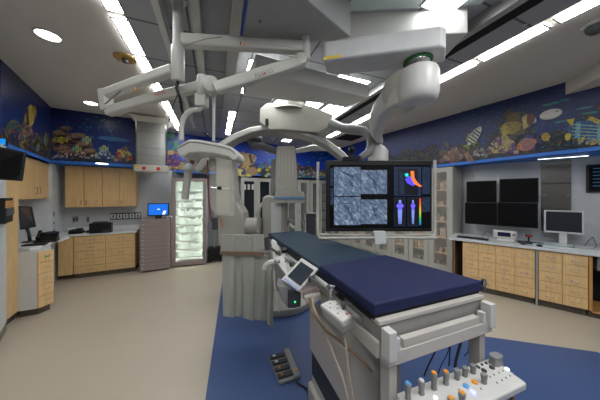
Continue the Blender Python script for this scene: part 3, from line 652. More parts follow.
# brown-grey side unit behind the display left end
t = T('injector_head', 'small grey clamp unit on a thin post behind the table head', 'clamp', Q(290,223,3.7))
MB().tube([Q(287,196,3.7),Q(287,240,3.7)], .02, 8).build('post', alu, t, smooth=True, world=True)
MB().ball(Q(289,222,3.66), (.07,.06,.06)).build('head', grey, t, smooth=True, world=True)
MB().tube([Q(289,224,3.6),Q(294,228,3.6)], .025, 8).build('grip', lam, t, smooth=True, world=True)
t = T('equipment_box', 'dark box with pale rim standing behind the table under the display corner', 'box', Q(310,236,4.4)); 
MB().prism([Q(x,y,4.4) for x,y in ((306,214),(315,214),(315,277),(306,277))],(0,.2,0)).build('body', dgrey, t, world=True)
MB().tube([Q(305.5,235,4.38),Q(305.5,214.5,4.38),Q(307,213,4.38),Q(316,213,4.38)], .012, 8).build('rim', offwhite, t, smooth=True, world=True)

# lead drape
YL = 2.42
t = T('lead_drape', 'grey lead strip curtain with brown band hanging beside the table', 'lead curtain', Q(245,252,YL))
top = MB()
top.prism([Q(222,234.5,YL),Q(234,234.5,YL),Q(234,253,YL),Q(220,253,YL)],(0,.02,0)).build('upper_panel', drapem, t, bevel=.004, world=True)
MB().prism([Q(233,235,YL+.01),Q(253,235,YL+.01),Q(253,253,YL+.01),Q(233,253,YL+.01)],(0,.02,0)).build('upper_panel', drapem, t, bevel=.004, world=True)
MB().prism([Q(252.5,234.5,YL-.01),Q(264,234.5,YL-.01),Q(264,253,YL-.01),Q(252.5,253,YL-.01)],(0,.02,0)).build('upper_panel', drapem, t, bevel=.004, world=True)
MB().prism([Q(220,251,YL-.015),Q(264,252,YL-.03),Q(264,255.5,YL-.03),Q(220,254.5,YL-.015)],(0,-.012,0)).build('band', brownband, t, bevel=.003, world=True)
def strip(pts, dy):
    # a gently folded strip: rows of points
    (xa, ya, xb, yb), (xc, yc, xd, yd) = pts; rings = []
    mb = MB(); nx, nz = 6, 10; grid = []
    for j in range(nz+1):
        f = j/nz; row = []
        for i in range(nx+1):
            g = i/nx; x = (xa+(xb-xa)*g)*(1-f)+(xc+(xd-xc)*g)*f; y = (ya+(yb-ya)*g)*(1-f)+(yc+(yd-yc)*g)*f
            row.append(Q(x,y,YL+dy+.014*math.sin(g*PI*2+f*2)*(.3+f)))
        grid.append(row)
    fr = [[mb.bm.verts.new(p) for p in r] for r in grid]; bk = [[mb.bm.verts.new(p+V((0,.012,0))) for p in r] for r in grid]
    for j in range(nz):
        for i in range(nx):
            mb.face([fr[j][i],fr[j+1][i],fr[j+1][i+1],fr[j][i+1]]); mb.face([bk[j][i],bk[j][i+1],bk[j+1][i+1],bk[j+1][i]])
        mb.face([fr[j][0],bk[j][0],bk[j+1][0],fr[j+1][0]]); mb.face([fr[j][nx],fr[j+1][nx],bk[j+1][nx],bk[j][nx]])
    for i in range(nx):
        mb.face([fr[0][i],fr[0][i+1],bk[0][i+1],bk[0][i]]); mb.face([fr[nz][i],bk[nz][i],bk[nz][i+1],fr[nz][i+1]])
    mb.build('hanging_strip', drapem, t, smooth=True, world=True)
strip(((222,254,234.5,254),(223,316,234,318)), .0)
strip(((234,254,243,254),(234,316,243,317)), .03)
strip(((243,254,254,255),(243.5,318,253,321)), .0)
strip(((253.5,255,268,256),(253.5,320,268,321)), .03)
strip(((266,262,274,262),(267,323,273,330)), .0)
MB().tube([Q(262,251,YL-.03),Q(266,252,YL-.06),Q(269,250,YL-.06),Q(273,250,YL-.08)], .012, 8).build('clamp_bar', chrome, t, smooth=True, world=True)
MB().prism([Q(264,238,YL),Q(269,236,YL),Q(269,250,YL),Q(265,250,YL)],(0,.04,0)).build('hinge', dgrey, t, bevel=.006, world=True)

# ---------------------------------------------------------------- table
TD = V((-.338,.941,0)); TE = V((.941,.338,0)); ZN = 1.15
NL, NR = P(373.5,304,ZN), P(482.5,280.5,ZN); FLp, FR = P(319,265,ZN), P(385,254.5,ZN)
ZT = 1.12
BLp, BR = P(321,267.5,ZT), P(384,255.5,ZT); HL, HR = P(268,233,ZT), P(300,230.5,ZT)
t = T('operating_table', 'x-ray operating table with navy and teal mattress on a pale pedestal', 'operating table', (.45,1.5,0))
def slab4(a,b,c,d,h,name,m,bev=.012,par=None):
    return MB().prism([a,b,c,d],(0,0,-h)).build(name, m, par or t, bevel=bev, world=True, seg=3)
slab4(NL,NR,FR,FLp,.062,'navy_mattress',navy,.012)
MBt = slab4(BLp-TD*.1,BR-TD*.1,HR,HL,.045,'teal_mattress',teal,.012)
def sc(p, q, k, dz): r = p.lerp(q, k); r.z += dz; return r
cc = (NL+NR+FR+FLp)/4
slab4(sc(NL,cc,.03,-.063),sc(NR,cc,.03,-.063),HR+V((-.02,-.02,-.047)),HL+V((.02,-.02,-.047)),.02,'carbon_top',blackm,.003)
slab4(sc(NL,cc,.06,-.075),sc(NR,cc,.06,-.075),sc(FR,cc,.06,-.075),sc(FLp,cc,.06,-.075),.03,'black_pad',blackm,.004)
fw = mat('frame_warm_grey',(186,180,172),.4,vary=.03)
# near-end frame
def QF(x,y,Y): return Q(x,y,Y)
A0, A1 = V((NL.x,NL.y,0))-TD*.015, V((NR.x,NR.y,0))-TD*.015; fu = (A1-A0).normalized(); fn = V((-fu.y,fu.x,0)); W = (A1-A0).length
Mf = Matrix((fu,fn,V((0,0,1)))).transposed().to_4x4(); Mf.translation = A0      # x along width, y away from viewer
MB().box(.015,W-.02,-.006,.05,1.055,1.076,Mf).build('head_rail', fw, t, bevel=.003, world=True)
MB().box(.025,W-.03,-.0,.3,.965,1.054,Mf).build('inner_rail', mat('rail_grey',(140,138,134),.4), t, bevel=.003, world=True)
MB().box(.025,W-.03,-.05,-.001,.895,.955,Mf).build('cross_beam', fw, t, bevel=.003, world=True)
MB().box(.12,W-.13,-.045,-.014,.956,.995,Mf).build('lip_bar', fw, t, bevel=.002, world=True)
for x in (.018, W-.07): 
    pst = MB().box(x,x+.042,-.066,-.014,.93,1.055,Mf).build('corner_post', white, t, bevel=.002, world=True)
    MB().lathe([(.005,0),(.005,-.003)], Mf @ V((x+.025,-.065,1.01)), axis=(fn.x,fn.y,0)).build('screw', dgrey, pst); 
for x in (.07, W-.105): MB().box(x,x+.025,-.05,-.016,.956,1.01,Mf).build('latch', white, t, bevel=.002, world=True)
MB().box(.01,.05,.0,.9,.9,.98,Mf).build('side_beam', fw, t, bevel=.008, world=True)
MB().box(W-.06,W-.02,.02,.9,.9,.98,Mf).build('side_beam', fw, t, bevel=.008, world=True)
# equipment rail on the left side
sd = (FLp-NL); sd.z = 0; sd.normalize()
r0 = NL+V((-.045,.02,-.085)); r1 = HL+V((.0,-.3,-.07))
MB().sweep([r0, r0.lerp(r1,.5), r1], (0,0,1), .03, .012).build('accessory_rail', steel, t, world=True)
for k in (.08,.3,.5,.72,.9):
    p = r0.lerp(r1,k); MB().box(-.012,.035,-.02,.02,-.02,.015,Matrix.Translation(p)).build('rail_mount', dgrey, t, world=True, bevel=.003)
r0 = NR+V((.03,.02,-.06)); r1 = FR+V((.03,0,-.06)); MB().sweep([r0, r1], (0,0,1), .03, .012).build('accessory_rail', steel, t, world=True)
MB().lathe([(.012,.05),(.018,.03),(.012,0)], r0+V((.01,.02,0))).build('rail_knob', chrome, t, smooth=True, world=True)
# underside and pedestal
um = [P(352.5,331,.9),P(387,362,.9)]
slab4(NL+V((.03,.06,-.17)),NR+V((-.03,.06,-.17)),FR+V((-.05,.3,-.17)),FLp+V((.05,.3,-.17)),.1,'under_tray',dgrey,.005)
slab4(FLp+V((.05,-.2,-.08)),FR+V((-.03,-.2,-.08)),HR+V((-.03,-.08,-.11)),HL+V((.05,-.08,-.11)),.05,'slide_deck',lam,.01)
pf = P(310,381,.14); 
p0 = V((.088,1.80,0)); p1 = p0 - TD*1.0; 
def ped(z0,z1,inset,w,far,near,name,m,bev,slope=0):
    a = p0+TE*inset+TD*far; b = p0+TE*inset-TD*near
    rings = []
    for z, k in ((z0,0),(z1,slope)):
        rings.append([a+V((0,0,z)), b+V((0,0,z))+TD*0, b+TE*w+V((0,0,z)), a+TE*w+V((0,0,z))])
    MB().loft(rings).build(name, m, t, bevel=bev, world=True, seg=3)
ped(0,.14,-.03,.4,.0,.62,'pedestal_foot',offwhite,.02)
ped(.14,.2,.0,.34,-.02,.6,'pedestal_plinth',fw,.01)
ped(.2,.4,.0,.34,-.02,.6,'pedestal_dark_band',charcoal,.005)
ped(.4,.76,-.015,.36,-.0,.58,'pedestal_body',fw,.02)
ped(.76,.92,.06,.26,-.1,.5,'pedestal_neck',dgrey,.02)
MB().lathe([(.15,.0),(.16,.25),(.15,.5),(.12,.52)], p0+TE*.16-TD*.56+V((0,0,.4)), n=28).build('lift_column', offwhite, t, smooth=True, world=True)
MB().prism([p0-TE*.034-TD*.18+V((0,0,z)) if k==0 else p0-TE*.034-TD*(.18+k)+V((0,0,z)) for k,z in ((0,.03),(.06,.03),(.03,.085))],-TE*.002).build('warning_label', yellow, t, world=True)
for x in (.05, W-.1): MB().box(x,x+.045,-.03,.03,.0,.894,Mf).build('leg', fw, t, bevel=.004, world=True)
MB().box(.115,.19,.04,.1,.0,.894,Mf).build('leg', taupe, t, bevel=.006, world=True)
# head-end bits
MB().prism([Q(271,240,2.75),Q(283,243,2.62),Q(290,262,2.35),Q(273,262,2.45)],(.0,.12,0)).build('head_bracket', white, t, bevel=.01, world=True)
MB().lathe([(.022,0),(.03,.02),(.03,.06)], Q(287,250,2.3), axis=(-1,-.2,0)).build('black_knob', black, t, smooth=True, world=True)
MB().prism([Q(274,258,2.1),Q(285,254,2.1),Q(294,268,1.85),Q(288,278,1.8)],(0,.03,-.03)).build('control_base', white, t, bevel=.006, world=True)
for x,y in ((279,262),(283,266),(286,262),(287,271)): MB().lathe([(.013,0),(.011,.02)], Q(x,y,2.0), axis=(0,-.6,.8)).build('push_button', grey, t, smooth=True, world=True)
# separate things on / around the table
t2 = T('white_cuff', 'short curved white tube handle at the table head beside the curtain', 'handle', Q(272,262,2.1))
MB().tube([Q(264.5,269,2.1),Q(266,265,2.1),Q(270,262.5,2.1),Q(275,261.5,2.1)], .026, 12).build('tube', white, t2, smooth=True, world=True)
MB().tube([Q(274,270,2.05),Q(274.5,285,2.0),Q(277,300,2.0),Q(279,312,2.0)], .007, 6).build('white_hose', white, t2, smooth=True, world=True)
t2 = T('touch_tablet', 'tilted white framed touch screen clamped to the table side', 'touch screen', Q(299,280,1.6))
c1,c2,c3,c4 = Q(301.5,257.5,1.68),Q(318.7,268.7,1.6),Q(298.5,291,1.5),Q(281,279.5,1.56)
nn = (c2-c1).cross(c4-c1).normalized(); nn = nn if nn.y > 0 else -nn
MB().prism([c1,c2,c3,c4], nn*.025).build('casing', white, t2, bevel=.006, world=True, seg=3)
ins = lambda a,b,k,l: c1+(c2-c1)*a+(c4-c1)*b
MB().prism([ins(.12,.13,0,0),ins(.88,.13,0,0),ins(.88,.8,0,0),ins(.12,.8,0,0)], nn*-.001).build('screen', greyscreen, t2, world=True)
MB().prism([ins(.08,.88,0,0),ins(.92,.88,0,0),ins(.92,.96,0,0),ins(.08,.96,0,0)], nn*-.001).build('key_strip', mat('lavender_strip',(150,160,200),.4), t2, world=True)
t2 = T('drive_unit', 'dark grey drive unit with a green light below the touch screen', 'control unit', Q(294,309,1.55))
MB().prism([Q(x,y,1.55) for x,y in ((276,284),(290,287),(300,291),(301,303),(296,309),(288,309),(281,300))],(0,.12,0)).build('housing', grey, t2, bevel=.012, world=True, seg=3)
MB().prism([Q(x,y,1.535) for x,y in ((288,291),(301,293),(300.5,307),(288,308))],(0,.02,0)).build('front_cover', charcoal, t2, bevel=.005, world=True)
MB().ball(Q(295,302,1.532), .006).build('green_light', led, t2, world=True)
t2 = T('table_controller', 'white table remote with small keys hooked on the side rail', 'remote control', Q(340,318,1.2))
a_,b_,c_,d_ = P(320,304,1.05),P(333,298,1.06),P(356,313,1.05),P(342,321,1.04)
MB().prism([a_,b_,c_,d_],(0,.0,-.025)).build('top_shell', white, t2, bevel=.008, world=True, seg=3)
MB().prism([a_+V((.006,0,-.025)),b_+V((0,0,-.025)),c_+V((0,0,-.025)),d_+V((0,0,-.025))],(0.01,.02,-.055)).build('lower_shell', offwhite, t2, bevel=.012, world=True, seg=3)
for k in range(4):
    for l in range(3):
        p = a_.lerp(d_, .18+.17*k).lerp(b_.lerp(c_, .18+.17*k), .22+.26*l); MB().box(-.005,.005,-.004,.004,0,.002,Matrix.Translation(p+V((0,0,.001)))).build('key', grey if (k+l)%2 else lam, t2, world=True)
p = a_.lerp(d_,.88).lerp(b_.lerp(c_,.88),.55); MB().lathe([(.006,.002),(.006,.005)], p).build('red_key', red, t2, world=True)
t2 = T('rail_clamp', 'chrome screw clamp on the side rail above the remote', 'clamp', Q(331,292,1.25))
MB().lathe([(.01,-.03),(.01,.0),(.02,.005),(.028,.02),(.024,.03),(.01,.035)], Q(331,291,1.25)).build('knob', chrome, t2, smooth=True, world=True)
MB().box(-.015,.02,-.015,.02,-.05,-.03,Matrix.Translation(Q(331,291,1.25))).build('jaw', steel, t2, bevel=.003, world=True)
for j,(pts,s_,m_) in enumerate([([(312,296,1.42),(313,305,1.38),(318,318,1.32),(326,335,1.25),(335,358,1.15),(342,375,1.1),(349,402,1.05)],'tan hose running down the pedestal side from the tray',cabletan),
      ([(342,328,1.15),(346,345,1.1),(348,365,1.08),(354,402,1.02)],'thin tan cord hanging from the table remote',cabletan),
      ([(309,298,1.42),(312,312,1.35),(325,330,1.25),(345,345,1.15),(362,360,1.1),(372,372,1.08)],'brown hose sagging along the table side towards the viewer',brownband)]):
    o = MB().tube([Q(*p) for p in pts], .007 if j != 1 else .004, 8).build('hose' if j != 1 else 'cord', m_, smooth=True); tag(o, s_, 'hose' if j != 1 else 'cord')
t2 = T('gripper_tray', 'grey brown clamp bracket below the table rail next to the touch screen', 'bracket', Q(312,297,1.5))
MB().prism([Q(x,y,1.5) for x,y in ((302,292),(316,287),(322,292),(312,299),(303,300))],(0,.08,0)).build('plate', taupe, t2, bevel=.01, world=True)
MB().prism([Q(x,y,1.46) for x,y in ((304,297),(320,294),(322,299),(314,305),(306,305))],(0,.04,0)).build('jaw', fw, t2, bevel=.01, world=True)
cords = [([(439,340),(436,350),(428,366),(424,376)],'leftmost black cord hanging under the table end',.005),([(452,336),(448,352),(440,368),(437,378)],'second black cord under the table end from the left',.003),([(451,338),(450,350),(449,366)],'straight black cord under the table end',.004),([(463,333),(460,345),(456,360),(455,368)],'thick grey cable bundle under the table end',.009),([(466,334),(470,342),(468,352),(464,356)],'looped black cord at the right leg under the table',.003)]
for pts,s_,r_ in cords:
    o = MB().tube([Q(x,y,1.5) for x,y in pts], r_, 6).build('cable', black if r_<.008 else dgrey, smooth=True); tag(o, s_, 'cable', 'cables under the table end')

# ---------------------------------------------------------------- console
ZK = .75
t = T('control_console', 'white console panel with grey levers and coloured keys at the table end', 'control console', P(470,380,ZK))
k1,k2,k3 = P(396,393,ZK),P(491,357,ZK),P(527,383,ZK); k4 = k1 + (k3-k2)*1.02
MB().prism([k1,k2,k3,k4],(0,0,-.035)).build('panel', white, t, bevel=.008, world=True, seg=3)
kl = MB().box(-.006,.006,-.006,.006,-.72,-.035,Matrix.Translation(P(512,386,ZK))).build('leg', copper, t, world=True)
MB().box(-.012,.012,-.012,.012,-.72,-.035,Matrix.Translation(P(420,410,ZK))).build('leg', copper, t, world=True)
MB().prism([k1.lerp(k4,.7)+V((.02,0,-.72)),k3+V((-.05,0,-.72)),k3+V((-.05,.06,-.72)),k1.lerp(k4,.7)+V((.02,.06,-.72))],(0,0,-.029)).build('foot_bar', dgrey, t, world=True)
def lever(x, yb, yt, m, w=.0145):
    p = P(x,yb,ZK); h = (yb-yt)/F*p.y*1.05
    R = Matrix.Translation(p) @ Matrix.Rotation(math.atan2(.338,.941),4,'Z')
    l = MB(); l.loft([[R @ V((cx*w*k*1.0, cy*w*.8*k, z)) for cx,cy in ((-1,-.6),(-.6,-1),(.6,-1),(1,-.6),(1,.6),(.6,1),(-.6,1),(-1,.6))] for z,k in ((0,.85),(h*.3,.75),(h*.7,.95),(h*.95,1),(h,.8))])
    o = l.build('lever', grey, t, world=True, smooth=True)
    if m: MB().lathe([(w*.75,h-.002),(w*.7,h+.004)], p).build('lever_cap', m, o, world=False).matrix_basis = t.matrix_basis.inverted()
for x,yb,yt,m in ((408,399,384,bluetip),(421.5,394,381,lam),(434,389,373.5,orange),(446,384,372,orange),(457,379,369.5,None),(465,376,367,None),(473,373,364.5,None),(484,383,374,None),(462,402,393,orange),(451,404,398,orange)): lever(x,yb,yt,m)
p = P(496,363,ZK); R = Matrix.Translation(p) @ Matrix.Rotation(math.atan2(.338,.941),4,'Z')
jo = MB().loft([[R @ V((cx*.034*k, cy*.022*k, z)) for cx,cy in ((-1,-.6),(-.6,-1),(.6,-1),(1,-.6),(1,.6),(.6,1),(-.6,1),(-1,.6))] for z,k in ((0,1.1),(.03,.9),(.042,1.0),(.045,.9))]).build('joystick', grey, t, world=True, smooth=True)
def key(x,y,r,m,name='key',h=.006): MB().lathe([(r,0),(r,h),(r*.8,h+.001)], P(x,y,ZK)).build(name, m, t, world=True)
for x,y in ((484,371),(492,368)): key(x,y,.012,charcoal,'dial')
for x,y in ((477,366.5),(482,365),(486,363.5),(479,368)): key(x,y,.006,charcoal,'small_dial')
key(466,386.5,.013,bluetip,'blue_key'); key(474.5,382.5,.013,orange,'orange_key'); key(473,393,.011,violetled,'violet_light'); key(507,369.5,.01,whiteled,'white_light'); key(435.5,398.5,.009,whiteled,'white_light')
for x,y in ((490,377),(494,375),(499,373),(503,371),(497,383),(502,380.5),(506,378),(510,376),(514,374.5),(481,389),(459,390)): key(x,y,.004,grey,'small_key',.003)

# foot pedal
t = T('foot_pedal', 'grey foot switch with four pedals on the blue floor', 'foot pedal', P(284,370,0))
a_,b_,c_,d_ = P(268.5,359,.0),P(290,353,.0),P(301,379,.0),P(279,386,.0); Z=V((0,0,.03))
MB().prism([a_,b_,c_,d_],Z).build('base', grey, t, bevel=.01, world=True, seg=3)
e_,f_ = a_.lerp(b_,.72),d_.lerp(c_,.68)
MB().prism([e_+TD*.03,b_+TD*.03,c_,f_],V((0,0,.042))).build('raised_side', grey, t, bevel=.012, world=True, seg=3)
for k,(m_) in enumerate((whiteled if 0 else lam,lam,copper,copper)):
    f0,f1 = .06+.24*k,.2+.24*k
    q = [a_.lerp(d_,f0),a_.lerp(d_,f0).lerp(b_.lerp(c_,f0),.66),a_.lerp(d_,f1).lerp(b_.lerp(c_,f1),.66),a_.lerp(d_,f1)]
    pd = MB().prism([p+V((0.004,0,.031)) for p in q],V((0,0,.018))).build('pedal', charcoal, t, bevel=.004, world=True)
    cp = a_.lerp(d_,(f0+f1)/2).lerp(b_.lerp(c_,(f0+f1)/2),.2); MB().ball(cp+V((0,0,.052)), (.017,.012,.006)).build('pedal_tip', m_, pd, smooth=True).matrix_basis = t.matrix_basis.inverted()
MB().ball(P(296,370,.045), (.014,.012,.008)).build('orange_button', orange, t, smooth=True, world=True)
o = MB().tube([P(296,380,.02),P(299,384,.01),P(306,388,.008),P(309,391,.05)], .008, 8).build('cable', black, smooth=True); tag(o,'short black cable from the foot switch to the pedestal','cable')

# ---------------------------------------------------------------- wall furniture helpers (local: x right, y back, z up)
def handle_bm(x, z, w=.11, vert=False):
    h = MB()
    if vert: h.tube([(x,-.005,z-w/2),(x,-.03,z-w/2+.01),(x,-.03,z+w/2-.01),(x,-.005,z+w/2)], .005, 6)
    else: h.tube([(x-w/2,-.005,z),(x-w/2+.01,-.03,z),(x+w/2-.01,-.03,z),(x+w/2,-.005,z)], .005, 6)
    return h
def drawer_unit(t, x0, x1, z0, z1, cols, rows, depth, heights=None, mt=wood, hw=.1, kick=True):
    MB().box(x0,x1,.02,depth,z0,z1).build('body', mt, t)
    if kick: MB().box(x0+.01,x1-.01,.06,depth,0,z0).build('toe_kick', toe, t)
    cw = (x1-x0)/cols; hs = heights or [1]*rows; tot = sum(hs)
    for c in range(cols):
        z = z1-.01
        for r in range(rows):
            h = (z1-z0-.01)*hs[r]/tot
            d = MB().box(x0+c*cw+.003,x0+(c+1)*cw-.003,0,.02,z-h+.004,z-.002).build('drawer', mt, t, bevel=.002)
            handle_bm(x0+(c+.5)*cw, z-h*.5, hw).build('handle', alu, d); z -= h

# back-left base cabinet
p0 = V((-4.50,4.235,0)); ub = unit((.88,.44,0))
def loc(p0,u,px): return hit(p0,u,px)
x58, x73, x135 = loc(p0,ub,58), loc(p0,ub,73.5), loc(p0,ub,135)
t = T('base_cabinet', 'maple base cabinet with ten drawers along the back left wall', 'cabinet', p0, ub)
MB().box(x58+.0,x73-.01,.0,.4,.1,.84).build('end_door', wood, t, bevel=.003)
drawer_unit(t, x73, x135, .1, .84, 2, 5, .44, hw=.13)
t = T('countertop', 'white countertop over the back left drawer cabinet', 'countertop', p0, ub)
MB().box(x58-.12,x135+.03,-.02,.43,.845,.885).build('slab', counter, t, bevel=.004)
MB().box(x58-.02,x135+.03,.43,.445,.885,.97).build('backsplash', counter, t)
# upper cabinet back left
pu = V((-4.62,4.32,0)); uu = unit((.875,.485,0)); wU = hit(pu,uu,136)
t = T('wall_cabinet', 'maple wall cabinet with four doors under the back left reef ledge', 'cabinet', V((pu.x,pu.y,1.40)), uu)
MB().box(0,wU,.02,.3,0,SOF-1.405).build('body', wood, t)
for k in range(4):
    d = MB().box(k*wU/4+.006,(k+1)*wU/4-.006,0,.02,.005,SOF-1.412).build('door', wood, t, bevel=.002)
    handle_bm((k+(.86 if k%2==0 else .14))*wU/4, .1, .1, True).build('handle', chrome, d)
# outlets raceway
def onplane(p0,u,px,py):
    s_ = hit(p0,u,px); p = p0+u*s_; return V((p.x,p.y,EYE-(py-CY)/F*p.y))
wpl = V((-4.95,4.52,0)); wu = unit(V((1.75,.97,0)))
a_ = onplane(wpl,wu,110.5,216.5); t = T('outlet_strip', 'dark wall strip with a row of white outlets over the back counter', 'outlet strip', a_, wu)
Lr = hit(wpl,wu,141)-hit(wpl,wu,110.5)
MB().box(0,Lr,-.03,-.001,-.075,.075).build('channel', dgrey, t, bevel=.004)
for k in range(5):
    x = Lr*(.1+.2*k); s_ = MB().box(x-.045,x+.045,-.036,-.03,-.05,.05).build('outlet', lam, t, bevel=.003); MB().box(x-.012,x+.012,-.038,-.036,-.03,.03).build('socket', black, s_)
for (x,y,s_) in ((74,219.5,'left wall outlet plate over the back counter'),(77,219,'right wall outlet plate beside the left one over the back counter'),(88,219.5,'wall outlet plate just left of the black printer')):
    a_ = onplane(wpl,wu,x,y); t = T('wall_outlet', s_, 'outlet', a_, wu); MB().box(-.02,.02,-.008,-.001,-.06,.06).build('plate', grey, t); MB().box(-.01,.01,-.012,-.008,-.02,.02).build('socket', black, t)
def onz(x,y,z): return P(x,y,z)
cz = .885
# black printer / box and phones
p = P(99,233,cz); t = T('printer', 'small black box-shaped printer on the back left counter', 'printer', V((p.x,p.y+.05,cz)), ub)
MB().box(-.17,.17,-.07,.07,0,.2).build('body', black, t, bevel=.01); MB().box(-.12,.1,-.05,.05,.2,.225).build('lid', dgrey, t, bevel=.004); MB().box(.04,.15,-.076,-.07,.02,.06).build('tray_slot', dgrey, t)
p = P(76,233.5,cz); t = T('desk_phone', 'black desk phone in the corner of the back left counter', 'phone', V((p.x,p.y+.02,cz)), ub)
MB().prism([(-.1,-.09,0),(.1,-.09,0),(.1,.09,.0),(-.1,.09,.0)],(0,0,.05)).build('base', black, t, bevel=.01); MB().box(-.1,-.04,-.09,.09,.05,.08).build('handset', black, t, bevel=.012); MB().box(-.02,.08,-.0,.06,.05,.1).build('display', greyscreen, t, bevel=.006)
p = P(86,233,cz); t = T('label_printer', 'low dark gadget between the phone and the printer on the counter', 'gadget', V((p.x,p.y+.1,cz)), ub)
MB().box(-.06,.06,-.05,.05,0,.04).build('body', charcoal, t, bevel=.006); MB().box(-.03,.03,-.052,-.048,.01,.03).build('slot', black, t)

# left wall: upper cabinet
pl = V((-3.53,2.6,0))+V((-.812,-.583,0))*.05; ul = unit((-1.02,1.42,0)); xa, xb = hit(pl,ul,-30), hit(pl,ul,51)
t = T('wall_cabinet', 'maple wall cabinet on the left wall above the desk monitor', 'cabinet', V((pl.x,pl.y,1.585)), ul)
MB().box(xa,xb,.02,.32,0,SOF-1.59).build('body', wood, t)
xm = hit(pl,ul,17.5); n_ = 3
for k in range(n_):
    x0_, x1_ = xm+(xb-xm)*k/ n_, xm+(xb-xm)*(k+1)/n_
for (x0_,x1_,hx) in ((xm,(xm+xb)/2-.03,.9),((xm+xb)/2-.03,xb,.1),(xa,xm,.9)):
    d = MB().box(x0_+.003,x1_-.003,0,.02,.005,SOF-1.6).build('door', wood, t, bevel=.002); handle_bm(x0_+(x1_-x0_)*hx,.14,.12,True).build('handle', chrome, d)
# tall maple panel and pillar
q = V((-3.64,2.73,0)); uq = unit(V((-3.75,2.92,0))-q)
t = T('tall_cupboard', 'tall maple end panel left of the left desk', 'cupboard', q, uq); MB().box(0,.24,0,.3,.1,SOF-.03).build('panel', wood, t, bevel=.003); MB().box(.0,.24,.04,.3,0,.1).build('toe_kick', toe, t)
pw = V((-3.40,2.50,0)); upw = unit(V((-3.64,2.74,0))-pw); Lp = hit(pw,upw,6.5)
struct(MB().prism([pw-upw*1.6+V((0,0,.1)),pw+upw*Lp+V((0,0,.1)),pw+upw*Lp+V((-.4,-.3,.1)),pw-upw*1.6+V((-.4,-.3,.1))],(0,0,SOF-.1)).build('wall_left', mat('white_pillar_paint',(214,218,222),.5)))
struct(MB().prism([pw-upw*1.6,pw+upw*Lp,pw+upw*Lp+V((-.4,-.3,0)),pw-upw*1.6+V((-.4,-.3,0))],(0,0,.1)).build('baseboard_left', mat('grey_base',(126,124,112),.6)))
a_ = onplane(pw,upw,3,210); t = T('wall_niche', 'small wooden pass-through shelf box with dark glass on the white pillar', 'shelf', V((a_.x,a_.y,a_.z)), upw)
wn_ = .22; MB().box(-.3,.09,-.06,.0,-.14,.14).build('box', blackm, t); MB().box(-.3,.092,-.065,-.06,.03,.11).build('back_panel', wood_edge, t); MB().box(-.3,.094,-.07,-.06,-.06,.03).build('glass', greyscreen, t)
# left wall-mounted TV and blue monitor
t = T('wall_display', 'black tilted display cut off by the left edge of the photo', 'display', Q(5,160,2.3))
MB().prism([Q(-40,138,1.9),Q(24,152,2.35),Q(20,181,2.38),Q(-40,177,1.9)],(-.03,.05,0)).build('casing', blackm, t, bevel=.005, world=True)
MB().prism([Q(-38,141,1.895),Q(23,153.5,2.34),Q(19.3,179,2.37),Q(-38,175,1.895)],(.0008,-.0016,0)).build('screen', darkscreen, t, world=True)
MB().tube([Q(0,170,2.2),Q(-10,170,2.6),Q(-14,170,2.9)], .02, 8).build('bracket', dgrey, t, world=True)
t = T('blue_monitor', 'bright blue screen edge above the black display at the left edge', 'monitor', Q(0,142,2.6))
MB().prism([Q(-40,134,2.5),Q(6,138.5,2.6),Q(6,145.5,2.6),Q(-40,143,2.5)],(-.03,.04,0)).build('casing', black, t, bevel=.004, world=True)
MB().prism([Q(-40,134.5,2.495),Q(5.6,139,2.595),Q(5.6,145,2.595),Q(-40,142.5,2.495)],(.001,-.002,0)).build('screen', skyscreen, t, world=True)

# left desk cabinet
t = T('desk_cabinet', 'pale desk pedestal with a narrow maple drawer stack under the left counter', 'cabinet', (-3.6,3.05,0))
g1,g2 = V((-3.76,2.92,0)),V((-3.585,3.0,0)); g3 = V((-3.575,3.18,0)); g4 = V((-4.2,3.3,0)); g5=V((-4.2,2.75,0))
MB().prism([g1+V((0,0,.1)),g2+V((0,0,.1)),g3+V((-.02,0,.1)),V((-3.98,3.5,.1)),V((-4.3,3.45,.1)),V((-4.1,2.8,.1))],(0,0,.78)).build('body', lam, t, world=True)
MB().prism([g1+V((-.02,.05,0)),g2+V((-.04,.05,0)),g3+V((-.04,0,0)),V((-4.0,3.45,0)),V((-4.2,3.4,0))],(0,0,.1)).build('toe_kick', toe, t, world=True)
ud = unit(g3-g2); Ld = (g3-g2).length; nd = V((-ud.y,ud.x,0))
for k in range(5):
    z0_ = .1+k*.154; a_ = g2-nd*.02+V((0,0,z0_+.003)); b_ = g3-nd*.02+V((0,0,z0_+.003))
    d = MB().prism([a_,b_,b_+nd*.02,a_+nd*.02],(0,0,.148)).build('drawer', wood, t, world=True, bevel=.002)
    m_ = (a_+b_)/2-nd*.012+V((0,0,.09)); hh = MB().tube([m_-ud*.03+nd*.01,m_-ud*.03-nd*.01,m_+ud*.03-nd*.01,m_+ud*.03+nd*.01], .004, 6).build('handle', chrome, d); hh.matrix_basis = t.matrix_basis.inverted()
    if k == 4:
        gg = MB().prism([m_-nd*-.008-ud*.03+V((0,0,-.03)),m_+nd*.008+ud*.03+V((0,0,-.03)),m_+nd*.008+ud*.03+V((0,0,-.015)),m_+nd*.008-ud*.03+V((0,0,-.015))],-nd*.002).build('green_tag', mat('lime_tag',(120,200,40),.5), d); gg.matrix_basis = t.matrix_basis.inverted()
t = T('desk_counter', 'white left desk top with a pointed end reaching past the drawers', 'countertop', (-3.9,3.3,.88))
kz = .925
pts = [P(-4,249,kz),P(17,248,kz),P(30,248,kz),P(40,246.5,kz),P(56,240.5,kz),P(69,236.5,kz)]+[V((-4.38,4.1,kz)),V((-4.75,3.75,kz)),V((-4.05,2.75,kz))]
MB().prism([V((p.x,p.y,kz)) for p in pts],(0,0,-.04)).build('slab', counter, t, bevel=.004, world=True)
